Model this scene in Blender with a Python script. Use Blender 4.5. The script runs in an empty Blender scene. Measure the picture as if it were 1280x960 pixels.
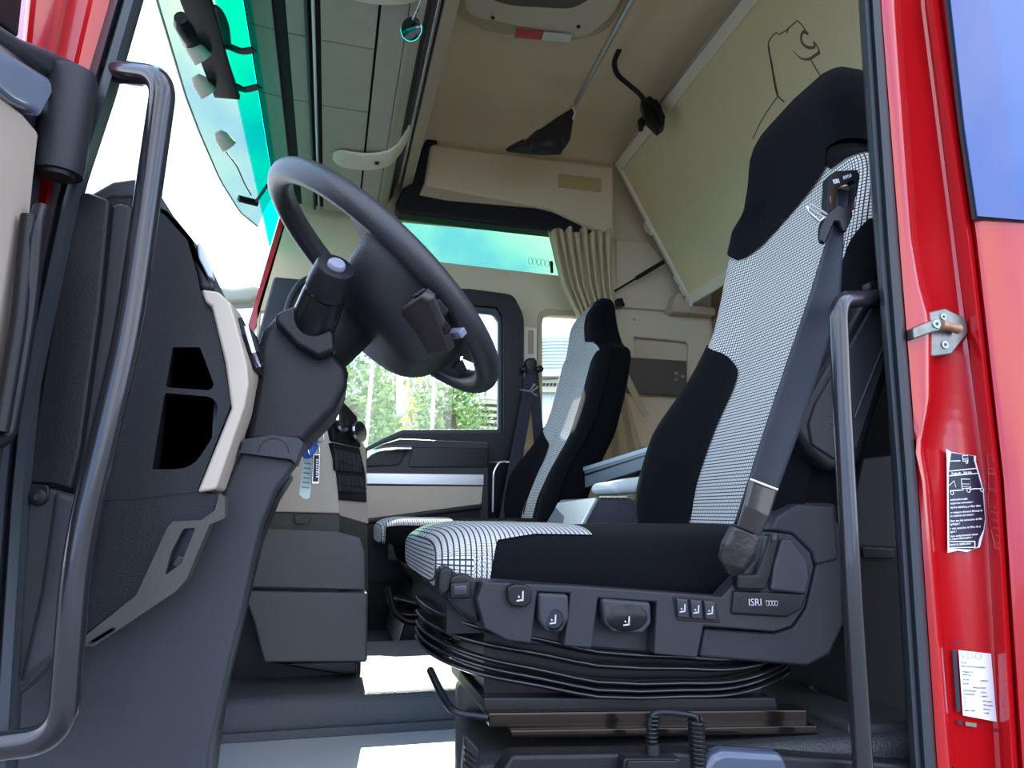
import bpy, bmesh, math, random
from mathutils import Vector, Matrix
random.seed(4)
V3 = Vector
SC = bpy.context.scene
COL = SC.collection
# ---------------------------------------------------------------- camera
YAW = math.radians(13.3); PIT = math.radians(9.45); FPX = 961.0
CAM = V3((0, -1.0, 0.45))
cf = V3((math.sin(YAW)*math.cos(PIT), math.cos(YAW)*math.cos(PIT), math.sin(PIT)))
cr = V3((math.cos(YAW), -math.sin(YAW), 0)); cu = cr.cross(cf)
cam = bpy.data.cameras.new('camera'); co = bpy.data.objects.new('camera', cam); COL.objects.link(co)
cam.sensor_width = 36; cam.lens = 36*FPX/1280; cam.clip_start = 0.02; cam.clip_end = 500
co.matrix_world = Matrix((( cr.x, cu.x, -cf.x, CAM.x), (cr.y, cu.y, -cf.y, CAM.y), (cr.z, cu.z, -cf.z, CAM.z), (0, 0, 0, 1)))
SC.camera = co
# ---------------------------------------------------------------- sky, sun, exposure
w = bpy.data.worlds.new('sky'); SC.world = w; w.use_nodes = True
nt = w.node_tree; nt.nodes.clear()
N_ = nt.nodes.new; L_ = nt.links.new
wo = N_('ShaderNodeOutputWorld'); bg = N_('ShaderNodeBackground'); tc = N_('ShaderNodeTexCoord')
no = N_('ShaderNodeTexNoise'); rp = N_('ShaderNodeValToRGB')
no.inputs['Scale'].default_value = 2.6; no.inputs['Detail'].default_value = 6; no.inputs['Roughness'].default_value = .55
rp.color_ramp.elements[0].position = .42; rp.color_ramp.elements[0].color = (.30, .52, 1.0, 1)
rp.color_ramp.elements[1].position = .60; rp.color_ramp.elements[1].color = (1.0, 1.0, 1.0, 1)
L_(tc.outputs['Generated'], no.inputs['Vector']); L_(no.outputs['Fac'], rp.inputs['Fac'])
L_(rp.outputs['Color'], bg.inputs['Color']); L_(bg.outputs[0], wo.inputs[0])
bg.inputs['Strength'].default_value = 2.2
sun = bpy.data.lights.new('sun', 'SUN'); so = bpy.data.objects.new('sun', sun); COL.objects.link(so)
sun.energy = 7.0; sun.angle = .01; sun.color = (1, .95, .86)
so.rotation_euler = V3((-.07, -.82, -.57)).to_track_quat('-Z', 'Y').to_euler()   # from the far side, slightly to the rear
vs = SC.view_settings; vs.view_transform = 'Standard'; vs.look = 'None'; vs.gamma = 1; vs.use_curve_mapping = False
vs.exposure = 0.95
# ---------------------------------------------------------------- helpers
def ray(x, y): return cf + cr*((x-640)/FPX) + cu*((480-y)/FPX)
def WY(x, y, Y): d = ray(x, y); return CAM + d*((Y-CAM.y)/d.y)
def WX(x, y, X): d = ray(x, y); return CAM + d*((X-CAM.x)/d.x)
def WZ(x, y, Z): d = ray(x, y); return CAM + d*((Z-CAM.z)/d.z)
class Fr:
    "a plane: origin, two axes, and the normal that faces the viewer"
    def __init__(s, O, U, V):
        s.O = V3(O); s.U = V3(U).normalized(); s.V = V3(V).normalized(); s.N = s.U.cross(s.V).normalized()
    def p(s, u, v, w=0): return s.O + s.U*u + s.V*v + s.N*w
    def px(s, x, y, w=0):
        d = ray(x, y); O = s.O + s.N*w
        h = CAM + d*((O-CAM).dot(s.N)/d.dot(s.N)) - O
        return (h.dot(s.U), h.dot(s.V))
    def pxs(s, l, w=0): return [s.px(q[0], q[1], w)+tuple(q[2:]) for q in l]
def FY(Y): return Fr((0, Y, 0), (1, 0, 0), (0, 0, 1))
def tag(o, label=None, cat=None, group=None, kind=None):
    if label: o['label'] = label
    if cat: o['category'] = cat
    if group: o['group'] = group
    if kind: o['kind'] = kind
    return o
def link(name, me, mat, parent=None, smooth=True, bevel=0, seg=2, sub=0, flat=False):
    o = bpy.data.objects.new(name, me); COL.objects.link(o)
    if mat and not len(me.materials): me.materials.append(mat)
    if smooth and not flat:
        for p in me.polygons: p.use_smooth = True
        if not bevel and not sub and 'bellows' not in name: me.set_sharp_from_angle(angle=.75)
    if parent is not None:
        o.parent = parent
        if parent.type == 'EMPTY': o.matrix_parent_inverse = Matrix.Translation(-parent.location)
    if bevel:
        b = o.modifiers.new('b', 'BEVEL'); b.width = bevel; b.segments = seg; b.limit_method = 'ANGLE'; b.angle_limit = .6
        b.harden_normals = False
        wn = o.modifiers.new('w', 'WEIGHTED_NORMAL'); wn.keep_sharp = True
    if sub:
        s = o.modifiers.new('s', 'SUBSURF'); s.levels = sub; s.render_levels = sub
    return o
def thing(name, label, cat, loc=(0, 0, 0), group=None):
    o = bpy.data.objects.new(name, None); COL.objects.link(o); o.location = loc; o.empty_display_size = .05
    return tag(o, label, cat, group)
def struct(name, parent=None, loc=(0, 0, 0)):
    o = bpy.data.objects.new(name, None); COL.objects.link(o); o.location = loc; o['kind'] = 'structure'; return o
def mesh(name, vs_, fs, mat, parent=None, **k):
    me = bpy.data.meshes.new(name); me.from_pydata([tuple(v) for v in vs_], [], fs)
    bm = bmesh.new(); bm.from_mesh(me); bmesh.ops.remove_doubles(bm, verts=bm.verts, dist=1e-6)
    bmesh.ops.recalc_face_normals(bm, faces=bm.faces); bm.to_mesh(me); bm.free()
    return link(name, me, mat, parent, **k)
def rnd(pts, r, n=4):
    out = []; m = len(pts)
    for i in range(m):
        q = pts[i]; rr = r
        if len(q) == 3: rr = q[2]
        a = V3((pts[i-1][0], pts[i-1][1])); b = V3((q[0], q[1])); c = V3((pts[(i+1) % m][0], pts[(i+1) % m][1]))
        d1 = (a-b); d2 = (c-b); l1 = d1.length; l2 = d2.length
        if rr <= 0 or l1 < 1e-6 or l2 < 1e-6: out.append((b.x, b.y)); continue
        t = min(rr, l1*.48, l2*.48); p0 = b + d1/l1*t; p1 = b + d2/l2*t
        for k in range(n+1):
            s = k/n; v = p0*(1-s)**2 + b*2*s*(1-s) + p1*s*s; out.append((v.x, v.y))
    return out
def plate(name, pts, mat, fr, t, w=0, holes=(), parent=None, bevel=0, seg=2, r=0, flat=None, **k):
    "solid of outline pts (frame coordinates), from w down to w-t behind it"
    if r: pts = rnd(pts, r); holes = [rnd(h, r) for h in holes]
    pts = [(p[0], p[1]) for p in pts]
    if holes:
        cv = bpy.data.curves.new('t', 'CURVE'); cv.dimensions = '2D'; cv.fill_mode = 'BOTH'; cv.extrude = t/2
        for loop in [pts]+[list(h) for h in holes]:
            s = cv.splines.new('POLY'); s.points.add(len(loop)-1); s.use_cyclic_u = True
            for i, q in enumerate(loop): s.points[i].co = (q[0], q[1], 0, 1)
        ob = bpy.data.objects.new('t', cv); me = bpy.data.meshes.new_from_object(ob)
        bpy.data.objects.remove(ob); bpy.data.curves.remove(cv)
        for v in me.vertices: v.co = fr.p(v.co.x, v.co.y, w-t/2+v.co.z)
        bm = bmesh.new(); bm.from_mesh(me); bmesh.ops.remove_doubles(bm, verts=bm.verts, dist=1e-5)
        bmesh.ops.dissolve_limit(bm, angle_limit=.02, verts=bm.verts, edges=bm.edges)
        bmesh.ops.recalc_face_normals(bm, faces=bm.faces); bm.to_mesh(me); bm.free(); me.name = name
        return link(name, me, mat, parent, bevel=bevel, seg=seg, flat=(not bevel) if flat is None else flat, **k)
    n = len(pts)
    vs_ = [fr.p(a, b, w) for a, b in pts]+[fr.p(a, b, w-t) for a, b in pts]
    fs = [tuple(range(n)), tuple(range(2*n-1, n-1, -1))]+[(i, n+i, n+(i+1) % n, (i+1) % n) for i in range(n)]
    return mesh(name, vs_, fs, mat, parent, bevel=bevel, seg=seg, flat=(not bevel) if flat is None else flat, **k)
def pp(name, l, Y, t, mat, holes=(), parent=None, bevel=0, r=0, **k):
    "plate at depth Y (facing the door opening), outline read off at that depth"
    f = FY(Y); return plate(name, [f.px(q[0], q[1])+tuple(q[2:]) for q in l], mat, f, t, 0, [f.pxs(h) for h in holes], parent, bevel, r=r, **k)
def box(name, a, b, mat, parent=None, bevel=0, **k):
    x0, y0, z0 = a; x1, y1, z1 = b
    v = [(x0, y0, z0), (x1, y0, z0), (x1, y1, z0), (x0, y1, z0), (x0, y0, z1), (x1, y0, z1), (x1, y1, z1), (x0, y1, z1)]
    return mesh(name, v, [(0, 3, 2, 1), (4, 5, 6, 7), (0, 1, 5, 4), (1, 2, 6, 5), (2, 3, 7, 6), (3, 0, 4, 7)], mat, parent, bevel=bevel, flat=not bevel, **k)
def spl(P, n=8, closed=False):
    P = [V3(p) for p in P]; out = []; m = len(P)
    rng = range(m if closed else m-1)
    for i in rng:
        p0 = P[i-1] if (i or closed) else P[0]*2-P[1]; p1 = P[i]; p2 = P[(i+1) % m]
        p3 = P[(i+2) % m] if (closed or i+2 < m) else P[-1]*2-P[-2]
        for k in range(n):
            t = k/n
            out.append(.5*((2*p1)+(p2-p0)*t+(2*p0-5*p1+4*p2-p3)*t*t+(3*p1-p0-3*p2+p3)*t**3))
    if not closed: out.append(P[-1])
    return out
def sweep(name, path, prof, mat, parent=None, closed=False, up=V3((0, 0, 1)), cap=True, scale=None, **k):
    "carry a closed 2D profile along a path; profile x across, y along the transported up"
    P = [V3(p) for p in path]; n = len(P); m = len(prof); vs_ = []; T = []
    for i in range(n):
        if closed: t = P[(i+1) % n]-P[i-1]
        else: t = P[min(i+1, n-1)]-P[max(i-1, 0)]
        T.append(t.normalized())
    u = up - T[0]*up.dot(T[0])
    if u.length < 1e-4: u = V3((1, 0, 0)) - T[0]*T[0].x
    u.normalize()
    for i in range(n):
        u = u - T[i]*u.dot(T[i]); u.normalize(); s = T[i].cross(u); sc = scale(i/(n-1)) if scale else 1
        for a, b in prof: vs_.append(P[i]+s*(a*sc)+u*(b*sc))
    fs = []
    for i in range(n if closed else n-1):
        j = (i+1) % n
        for q in range(m): fs.append((i*m+q, i*m+(q+1) % m, j*m+(q+1) % m, j*m+q))
    if cap and not closed: fs += [tuple(range(m)), tuple(range(n*m-1, n*m-m-1, -1))]
    return mesh(name, vs_, fs, mat, parent, **k)
def circ(r, n=12, e=1): return [(r*math.cos(2*math.pi*i/n), r*e*math.sin(2*math.pi*i/n)) for i in range(n)]
def rect(a, b, c=0):
    return rnd([(-a, -b), (a, -b), (a, b), (-a, b)], c, 2) if c else [(-a, -b), (a, -b), (a, b), (-a, b)]
def tube(name, pts, r, mat, parent=None, n=12, sm=0, **k):
    return sweep(name, spl(pts, sm) if sm else pts, circ(r, n), mat, parent, **k)
def bend(pts, r, n=6):
    "polyline with rounded corners"
    P = [V3(p) for p in pts]; out = [P[0]]
    for i in range(1, len(P)-1):
        a, b, c = P[i-1], P[i], P[i+1]; l1 = (a-b).length; l2 = (c-b).length; t = min(r, l1*.45, l2*.45)
        p0 = b+(a-b)/l1*t; p1 = b+(c-b)/l2*t
        for q in range(n+1):
            s = q/n; out.append(p0*(1-s)**2+b*2*s*(1-s)+p1*s*s)
    return out+[P[-1]]
def lathe(name, A, B, prof, mat, parent=None, n=28, **k):
    "profile of (t along A-B, radius)"
    A = V3(A); B = V3(B); d = B-A; ax = d.normalized(); s = ax.orthogonal().normalized(); u = ax.cross(s); vs_ = []
    for t, r in prof:
        for i in range(n):
            a = 2*math.pi*i/n; vs_.append(A+d*t+(s*math.cos(a)+u*math.sin(a))*r)
    fs = []
    for j in range(len(prof)-1):
        for i in range(n): fs.append((j*n+i, j*n+(i+1) % n, (j+1)*n+(i+1) % n, (j+1)*n+i))
    fs += [tuple(range(n)), tuple(range(len(prof)*n-1, len(prof)*n-n-1, -1))]
    o = mesh(name, vs_, fs, mat, parent, **k)
    return o
def grid(name, fn, nu, nv, mat, parent=None, thick=0, uv=None, **k):
    "surface fn(u,v), u,v in 0..1; thick = solid sheet"
    vs_ = [fn(i/nu, j/nv) for j in range(nv+1) for i in range(nu+1)]
    fs = [(j*(nu+1)+i, j*(nu+1)+i+1, (j+1)*(nu+1)+i+1, (j+1)*(nu+1)+i) for j in range(nv) for i in range(nu)]
    me = bpy.data.meshes.new(name); me.from_pydata([tuple(v) for v in vs_], [], fs)
    if uv:
        ul = me.uv_layers.new(name='UVMap')
        for p in me.polygons:
            for li in p.loop_indices:
                vi = me.loops[li].vertex_index; ul.data[li].uv = uv((vi % (nu+1))/nu, (vi//(nu+1))/nv)
    o = link(name, me, mat, parent, **k)
    if thick:
        m = o.modifiers.new('t', 'SOLIDIFY'); m.thickness = thick; m.offset = 0
    return o
def cols(name, C, mat, parent=None, rows=24, thick=.004, y0=0, y1=960, **k):
    "sheet through upright polylines: C = [([(px,py),...], Y), ...]; each column stands at its own depth"
    def at(c, y):
        P, Y = c
        if y <= P[0][1]: a, b = P[0], P[1]
        elif y >= P[-1][1]: a, b = P[-2], P[-1]
        else:
            for a, b in zip(P, P[1:]):
                if a[1] <= y <= b[1]: break
        x = a[0]+(b[0]-a[0])*(y-a[1])/(b[1]-a[1]); return WY(x, y, Y)
    n = len(C)-1
    return grid(name, lambda u, v: at(C[round(u*n)], y0+(y1-y0)*v), n, rows, mat, parent, thick=thick, **k)
def text(name, s, fr, u, v, size, mat, parent, w=.0006, align='LEFT', t=.0003, rot=0, bold=0, sx=1):
    cv = bpy.data.curves.new('t', 'FONT'); cv.body = s; cv.size = size; cv.align_x = align; cv.extrude = t; cv.offset = bold; cv.resolution_u = 2
    ob = bpy.data.objects.new('t', cv); me = bpy.data.meshes.new_from_object(ob)
    bpy.data.objects.remove(ob); bpy.data.curves.remove(cv); me.name = name; c, s_ = math.cos(rot), math.sin(rot)
    for q in me.vertices:
        x, y = q.co.x*sx, q.co.y; q.co = fr.p(u+x*c-y*s_, v+x*s_+y*c, w+q.co.z)
    return link(name, me, mat, parent, flat=True)
def strip(name, path, wdt, t, mat, parent=None, nrm=None, **k):
    "flat webbing along a path"
    return sweep(name, path, rect(wdt/2, t/2), mat, parent, up=nrm or V3((0, -1, 0)), flat=False, **k)
# ---------------------------------------------------------------- materials
MATS = {}
def M(name, col=(.5, .5, .5), rough=.5, metal=0, noise=0, ns=200, bump=0, bs=400, coat=0, spec=.5, sheen=0):
    if name in MATS: return MATS[name]
    m = bpy.data.materials.new(name); MATS[name] = m; m.use_nodes = True; t = m.node_tree; b = t.nodes['Principled BSDF']
    b.inputs['Base Color'].default_value = (*col, 1); b.inputs['Roughness'].default_value = rough; b.inputs['Metallic'].default_value = metal
    b.inputs['Coat Weight'].default_value = coat; b.inputs['Coat Roughness'].default_value = .04
    b.inputs['Specular IOR Level'].default_value = spec; b.inputs['Sheen Weight'].default_value = sheen
    tc = t.nodes.new('ShaderNodeTexCoord')
    if noise:
        n = t.nodes.new('ShaderNodeTexNoise'); n.inputs['Scale'].default_value = ns; n.inputs['Detail'].default_value = 3
        mx = t.nodes.new('ShaderNodeMix'); mx.data_type = 'RGBA'; mx.inputs[6].default_value = (*[c*(1-noise) for c in col], 1)
        mx.inputs[7].default_value = (*[min(1, c*(1+noise)) for c in col], 1)
        t.links.new(tc.outputs['Object'], n.inputs['Vector']); t.links.new(n.outputs['Fac'], mx.inputs[0]); t.links.new(mx.outputs[2], b.inputs['Base Color'])
    if bump:
        n = t.nodes.new('ShaderNodeTexNoise'); n.inputs['Scale'].default_value = bs; n.inputs['Detail'].default_value = 2
        bp = t.nodes.new('ShaderNodeBump'); bp.inputs['Strength'].default_value = bump; bp.inputs['Distance'].default_value = .002
        t.links.new(tc.outputs['Object'], n.inputs['Vector']); t.links.new(n.outputs['Fac'], bp.inputs['Height']); t.links.new(bp.outputs[0], b.inputs['Normal'])
    return m
def glass(name, tint, ior=1.45):
    if name in MATS: return MATS[name]
    m = bpy.data.materials.new(name); MATS[name] = m; m.use_nodes = True; t = m.node_tree; t.nodes.clear()
    o = t.nodes.new('ShaderNodeOutputMaterial'); tr = t.nodes.new('ShaderNodeBsdfTransparent'); g = t.nodes.new('ShaderNodeBsdfGlossy')
    f = t.nodes.new('ShaderNodeValue'); f.outputs[0].default_value = min(.04, (ior-1)*.1); mx = t.nodes.new('ShaderNodeMixShader')
    g.inputs['Roughness'].default_value = .02; tr.inputs['Color'].default_value = (*tint, 1)
    t.links.new(f.outputs[0], mx.inputs[0]); t.links.new(tr.outputs[0], mx.inputs[1]); t.links.new(g.outputs[0], mx.inputs[2]); t.links.new(mx.outputs[0], o.inputs[0])
    return m
BLK = M('black_plastic', (.009, .0095, .012), .36, noise=.15, ns=60, bump=.25, bs=700, spec=.26)
BLK2 = M('satin_black', (.008, .0085, .011), .28, bump=.05, spec=.26)
GREY = M('charcoal_plastic', (.021, .022, .027), .42, noise=.1, ns=40, bump=.3, bs=900, spec=.26)
GREY2 = M('slate_plastic', (.030, .033, .040), .40, noise=.08, ns=30, bump=.2, bs=900, spec=.26)
OLIVE = M('grey_olive_plastic', (.052, .053, .046), .42, noise=.08, ns=30, bump=.2, bs=900, spec=.26)
BEIGE = M('beige_plastic', (.43, .36, .29), .45, noise=.05, ns=20, bump=.12, bs=800)
CREAM = M('cream_plastic', (.78, .72, .55), .4, noise=.04, ns=20)
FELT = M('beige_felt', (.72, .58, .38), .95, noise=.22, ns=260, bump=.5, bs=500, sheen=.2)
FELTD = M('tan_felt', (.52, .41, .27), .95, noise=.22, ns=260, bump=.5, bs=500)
CABG = M('locker_laminate', (.44, .43, .33), .5, noise=.10, ns=18, bump=.05)
BUNK = M('bunk_board', (.74, .62, .37), .6, noise=.04, ns=8)
RED = M('red_paint', (.38, .004, .007), .2, noise=.03, ns=4, coat=.3)
RUB = M('rubber_seal', (.036, .043, .052), .38, bump=.1, bs=300, spec=.26)
MATF = M('floor_mat_rubber', (.10, .11, .125), .5, noise=.15, ns=300, bump=.9, bs=420, spec=.26)
STEEL = M('steel', (.55, .56, .55), .3, 1, noise=.15, ns=40)
CHROME = M('chrome', (.85, .87, .9), .1, 1)
SILV = M('silver_trim', (.55, .56, .58), .32, .8)
DSTEEL = M('dark_rail_steel', (.040, .033, .028), .14, .85, noise=.2, ns=12)
TUBE = M('grab_tube_lacquer', (.018, .018, .022), .22, .2, coat=.35)
VELV = M('black_velour', (.004, .0045, .006), .95, noise=.4, ns=500, bump=.4, bs=600, spec=.08, sheen=.015)
WEB = M('seat_belt_webbing', (.020, .023, .034), .55, bump=.3, bs=900, spec=.26)
CURT = M('curtain_cloth', (.60, .47, .28), .9, noise=.1, ns=80, bump=.2, bs=300, sheen=.1)
WHITE = M('white_print', (.85, .86, .88), .5)
PAPER = M('label_paper', (.75, .76, .84), .5, noise=.05, ns=200)
NAVY = M('sticker_black', (.012, .013, .03), .4)
INK = M('dark_ink', (.03, .03, .06), .6)
GLASS = glass('window_glass', (.92, .97, .95))
TEAL = glass('windscreen_shade_band', (.03, .92, .78), 1.06)
WSG = glass('windscreen_glass', (.95, .98, .97), 1.06)
GRN = glass('green_tinted_glass', (.38, .60, .44), 1.15)
LGRN = M('visor_edge_grey', (.35, .42, .42), .3)
def fabric():
    m = bpy.data.materials.new('woven_seat_fabric'); m.use_nodes = True; t = m.node_tree; b = t.nodes['Principled BSDF']
    b.inputs['Roughness'].default_value = .9; b.inputs['Specular IOR Level'].default_value = .2
    uv = t.nodes.new('ShaderNodeUVMap'); sp = t.nodes.new('ShaderNodeSeparateXYZ'); t.links.new(uv.outputs[0], sp.inputs[0])
    def cell(sock, k, th):
        a = t.nodes.new('ShaderNodeMath'); a.operation = 'MULTIPLY'; a.inputs[1].default_value = k; t.links.new(sock, a.inputs[0])
        f = t.nodes.new('ShaderNodeMath'); f.operation = 'FRACT'; t.links.new(a.outputs[0], f.inputs[0])
        g = t.nodes.new('ShaderNodeMath'); g.operation = 'GREATER_THAN'; g.inputs[1].default_value = th; t.links.new(f.outputs[0], g.inputs[0]); return g
    g1 = cell(sp.outputs[0], 150, .30); g2 = cell(sp.outputs[1], 150, .28)
    mu = t.nodes.new('ShaderNodeMath'); mu.operation = 'MULTIPLY'; t.links.new(g1.outputs[0], mu.inputs[0]); t.links.new(g2.outputs[0], mu.inputs[1])
    mx = t.nodes.new('ShaderNodeMix'); mx.data_type = 'RGBA'; mx.inputs[6].default_value = (.035, .035, .05, 1); mx.inputs[7].default_value = (.62, .62, .60, 1)
    t.links.new(mu.outputs[0], mx.inputs[0]); t.links.new(mx.outputs[2], b.inputs['Base Color'])
    bp = t.nodes.new('ShaderNodeBump'); bp.inputs['Strength'].default_value = .4; bp.inputs['Distance'].default_value = .001
    t.links.new(mu.outputs[0], bp.inputs['Height']); t.links.new(bp.outputs[0], b.inputs['Normal'])
    return m
FAB = fabric()
# ================================================================ cab shell
X0, X1, YF, ZC = -.9, 1.72, 2.2, 2.10
f = FY(YF)
wf = struct('wall_far')
win_up = f.pxs([(503, 272), (690, 289), (700, 292), (702, 345), (553, 328), (500, 318)])
win_q = rnd(f.pxs([(677, 392), (735, 396), (735, 555), (677, 545)]), .05)
wl = [(-.225, 1.75), (-.215, 1.68), (-.31, 1.27), (-.30, .05), (.80, .05), (.80, .0), (1.76, .0), (1.76, 2.12), (-.15, 2.12)]
door_hole = f.pxs([(318, 405), (580, 362), (640, 369), (655, 392), (655, 600), (652, 720), (300, 720)])
doorh = [(-.30, 1.26), (.70, 1.345), (.755, 1.33), (.785, 1.27), (.785, .12), (-.29, .12)]
plate('wall_panel', wl, FELT, f, .06, 0, [win_up, win_q, rnd(doorh, .0)], wf)
# reveals round the openings
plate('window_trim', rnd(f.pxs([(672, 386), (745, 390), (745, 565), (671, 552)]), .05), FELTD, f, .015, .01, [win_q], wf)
gw = struct('window_1'); plate('pane', f.pxs([(500, 270), (703, 288), (706, 347), (500, 325)]), GRN, f, .004, -.03, parent=gw)
gq = struct('window_2'); plate('pane', f.pxs([(670, 385), (742, 385), (742, 560), (670, 555)]), GLASS, f, .004, -.03, parent=gq)
# heating wire mark on the upper pane
hm = thing('aerial_print', 'small row of printed oval loops on the green upper side window', 'print', WY(676, 330, YF-.005))
for k in range(6):
    c = V3(WY(663+k*5.2, 326+k*.8, YF-.008)); sweep('loop', [c+V3((.009*math.cos(a/16*6.283), 0, .016*math.sin(a/16*6.283))) for a in range(16)], circ(.0013, 5), CREAM, hm, closed=True)
tube('tag', [WY(689, 327, YF-.02), WY(690, 341, YF-.02)], .007, BLK2, hm)
# rear wall, ceiling, floor, tunnel
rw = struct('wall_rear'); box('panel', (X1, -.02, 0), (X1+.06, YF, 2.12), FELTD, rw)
ce = struct('ceiling')
def ceil_fn(u, v):
    y = .0+v*2.2; x = -.15+u*1.9
    z = ZC; d = YF-y
    if d < .25: z -= .16*(1-d/.25)**2
    if y < .25: z -= .16*(1-y/.25)**2
    if x > 1.4: z -= .12*((x-1.4)/.35)**2
    return V3((x, y, z))
grid('headlining', ceil_fn, 24, 30, FELT, ce)
box('roof_shell', (-.25, -.02, 2.13), (1.8, 2.27, 2.16), RED, ce)
box('roof_edge', (-.25, -.03, 1.84), (1.8, .0, 2.14), FELTD, ce)
fl = struct('floor')
M('pale_floor_cover', (.72, .76, .82), .35, bump=.15, bs=60, coat=.2)
M('sheet_floor', (.05, .055, .062), .5)
box('foot_well', (-.5, .06, -.03), (.62, .72, 0), MATS['pale_floor_cover'], fl)
box('rear_floor', (.62, .0, -.03), (1.75, 2.2, -.001), MATS['sheet_floor'], fl)
box('far_floor', (-.5, 1.35, -.03), (.62, 2.2, 0), MATS['sheet_floor'], fl)
prof = rnd([(.70, -.0), (.70, .080), (1.38, .080), (1.38, 0)], .035, 5)
vs_ = [(x, y, z) for x in (-.5, .62) for y, z in prof]; n = len(prof)
mesh('engine_tunnel', vs_, [tuple(range(n)), tuple(range(2*n-1, n-1, -1))]+[(i, (i+1) % n, n+(i+1) % n, n+i) for i in range(n)], MATF, fl)
box('mat_lip', (-.5, .694, .0), (.32, .702, .018), MATF, fl, bevel=.003)
# front bulkhead below the dashboard
bh = struct('wall_front'); box('bulkhead', (-.56, .0, 0), (-.5, 2.2, .85), BLK, bh)
# windscreen
ws = struct('window_3')
wfr = Fr((-.31, 1.1, 1.30), (0, 1, 0), (.215, 0, 1)) # plane leaning back
wu = wfr
def wpt(y, z): return V3((-.235-(1.70-z)*.215, y, z))
def slab(name, y0, y1, z0, z1, mat, parent, t=.005):
    a, b, c, d = wpt(y0, z0), wpt(y1, z0), wpt(y1, z1), wpt(y0, z1); e = V3((-t, 0, 0))
    return mesh(name, [a, b, c, d, a+e, b+e, c+e, d+e], [(0, 1, 2, 3), (7, 6, 5, 4), (0, 4, 5, 1), (1, 5, 6, 2), (2, 6, 7, 3), (3, 7, 4, 0)], mat, parent, flat=True)
slab('shade_band', .02, 2.18, 1.53, 1.715, TEAL, ws)
slab('clear_pane', .02, 2.18, .80, 1.53, WSG, ws)
# far windscreen pillar
tp = struct('trim_1')
mesh('outer_pillar', [wpt(2.20, .8), wpt(2.26, .8), wpt(2.26, 1.72), wpt(2.2, 1.72)]+[q+V3((.03, 0, 0)) for q in (wpt(2.20, .8), wpt(2.26, .8), wpt(2.26, 1.72), wpt(2.2, 1.72))],
     [(0, 1, 2, 3), (7, 6, 5, 4), (0, 4, 5, 1), (1, 5, 6, 2), (2, 6, 7, 3), (3, 7, 4, 0)], RED, tp, flat=True)
f2 = FY(2.12)
pp('pillar_cover', [(300, 500), (342, 345), (362, 347), (395, 350), (400, 380), (392, 410), (380, 500)], 2.10, .1, GREY2, parent=tp, bevel=.012)
ah = tag(tube('assist_grip', bend([WY(350, 440, 2.02), WY(362, 375, 2.02), WY(378, 350, 2.02), WY(420, 343, 2.02)], .07), .016, BLK), 'black grab bar on the far windscreen pillar, seen past the stalk', 'handle')
# passenger door
pdr = struct('door_1')
outer = rnd(f2.pxs([(392, 352), (590, 361, ), (642, 368), (655, 395), (655, 575), (380, 590)]), .03)
hole = rnd(f2.pxs([(404, 373), (590, 381), (622, 384), (629, 398), (629, 542), (505, 541), (480, 552), (452, 568), (396, 570)]), .012)
plate('window_frame', outer, BLK, f2, .07, 0, [hole], pdr, bevel=.008)
hole2 = rnd(f2.pxs([(410, 380), (590, 388), (618, 391), (624, 400), (624, 536), (505, 536), (480, 547), (452, 562), (400, 562)]), .012)
plate('rubber_frame', hole, RUB, f2, .03, -.02, [hole2], pdr, bevel=.003)
plate('door_glass', f2.pxs([(396, 365), (640, 370), (640, 550), (396, 575)]), GLASS, f2, .004, -.045, parent=pdr)
Yd = 2.06
pp('door_card', [(380, 560), (455, 566), (478, 555), (500, 548), (612, 553), (612, 650), (608, 720), (380, 720)], Yd, .13, GREY2, parent=pdr, bevel=.01)
pp('door_skin', [(380, 578), (655, 578), (655, 805), (380, 805)], 2.12, .1, BLK2, parent=pdr)
pp('lower_recess', [(440, 653), (600, 634), (604, 722), (440, 728)], Yd-.004, .02, BLK2, parent=pdr)
pp('arm_shelf', [(452, 649), (602, 630), (602, 636), (452, 656)], Yd-.03, .04, BLK2, parent=pdr, bevel=.004)
tag(pp('beige_inlay', [(452, 607), (604, 608), (602, 630), (452, 650)], Yd-.01, .02, BEIGE, parent=pdr, bevel=.003), 'beige lower inlay panel')
tag(pp('trim_strip', [(452, 591), (605, 593), (605, 607), (452, 605)], Yd-.014, .02, SILV, parent=pdr, bevel=.003), 'brushed silver strip')
pp('speaker_grille', [(516, 559), (610, 560), (610, 584), (510, 584)], Yd-.006, .02, BLK2, parent=pdr, bevel=.003, r=.01)
hd = pp('handle_bowl', [(452, 584), (460, 568), (480, 560), (510, 559), (500, 582)], Yd-.006, .02, GREY, parent=pdr, bevel=.006, r=.02)
sweep('handle', spl([WY(450, 588, Yd-.03), WY(456, 574, Yd-.035), (WY(470, 563, Yd-.04)), WY(490, 560, Yd-.04), WY(514, 560, Yd-.03)], 6), rect(.006, .010, .003), CHROME, pdr)
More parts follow.
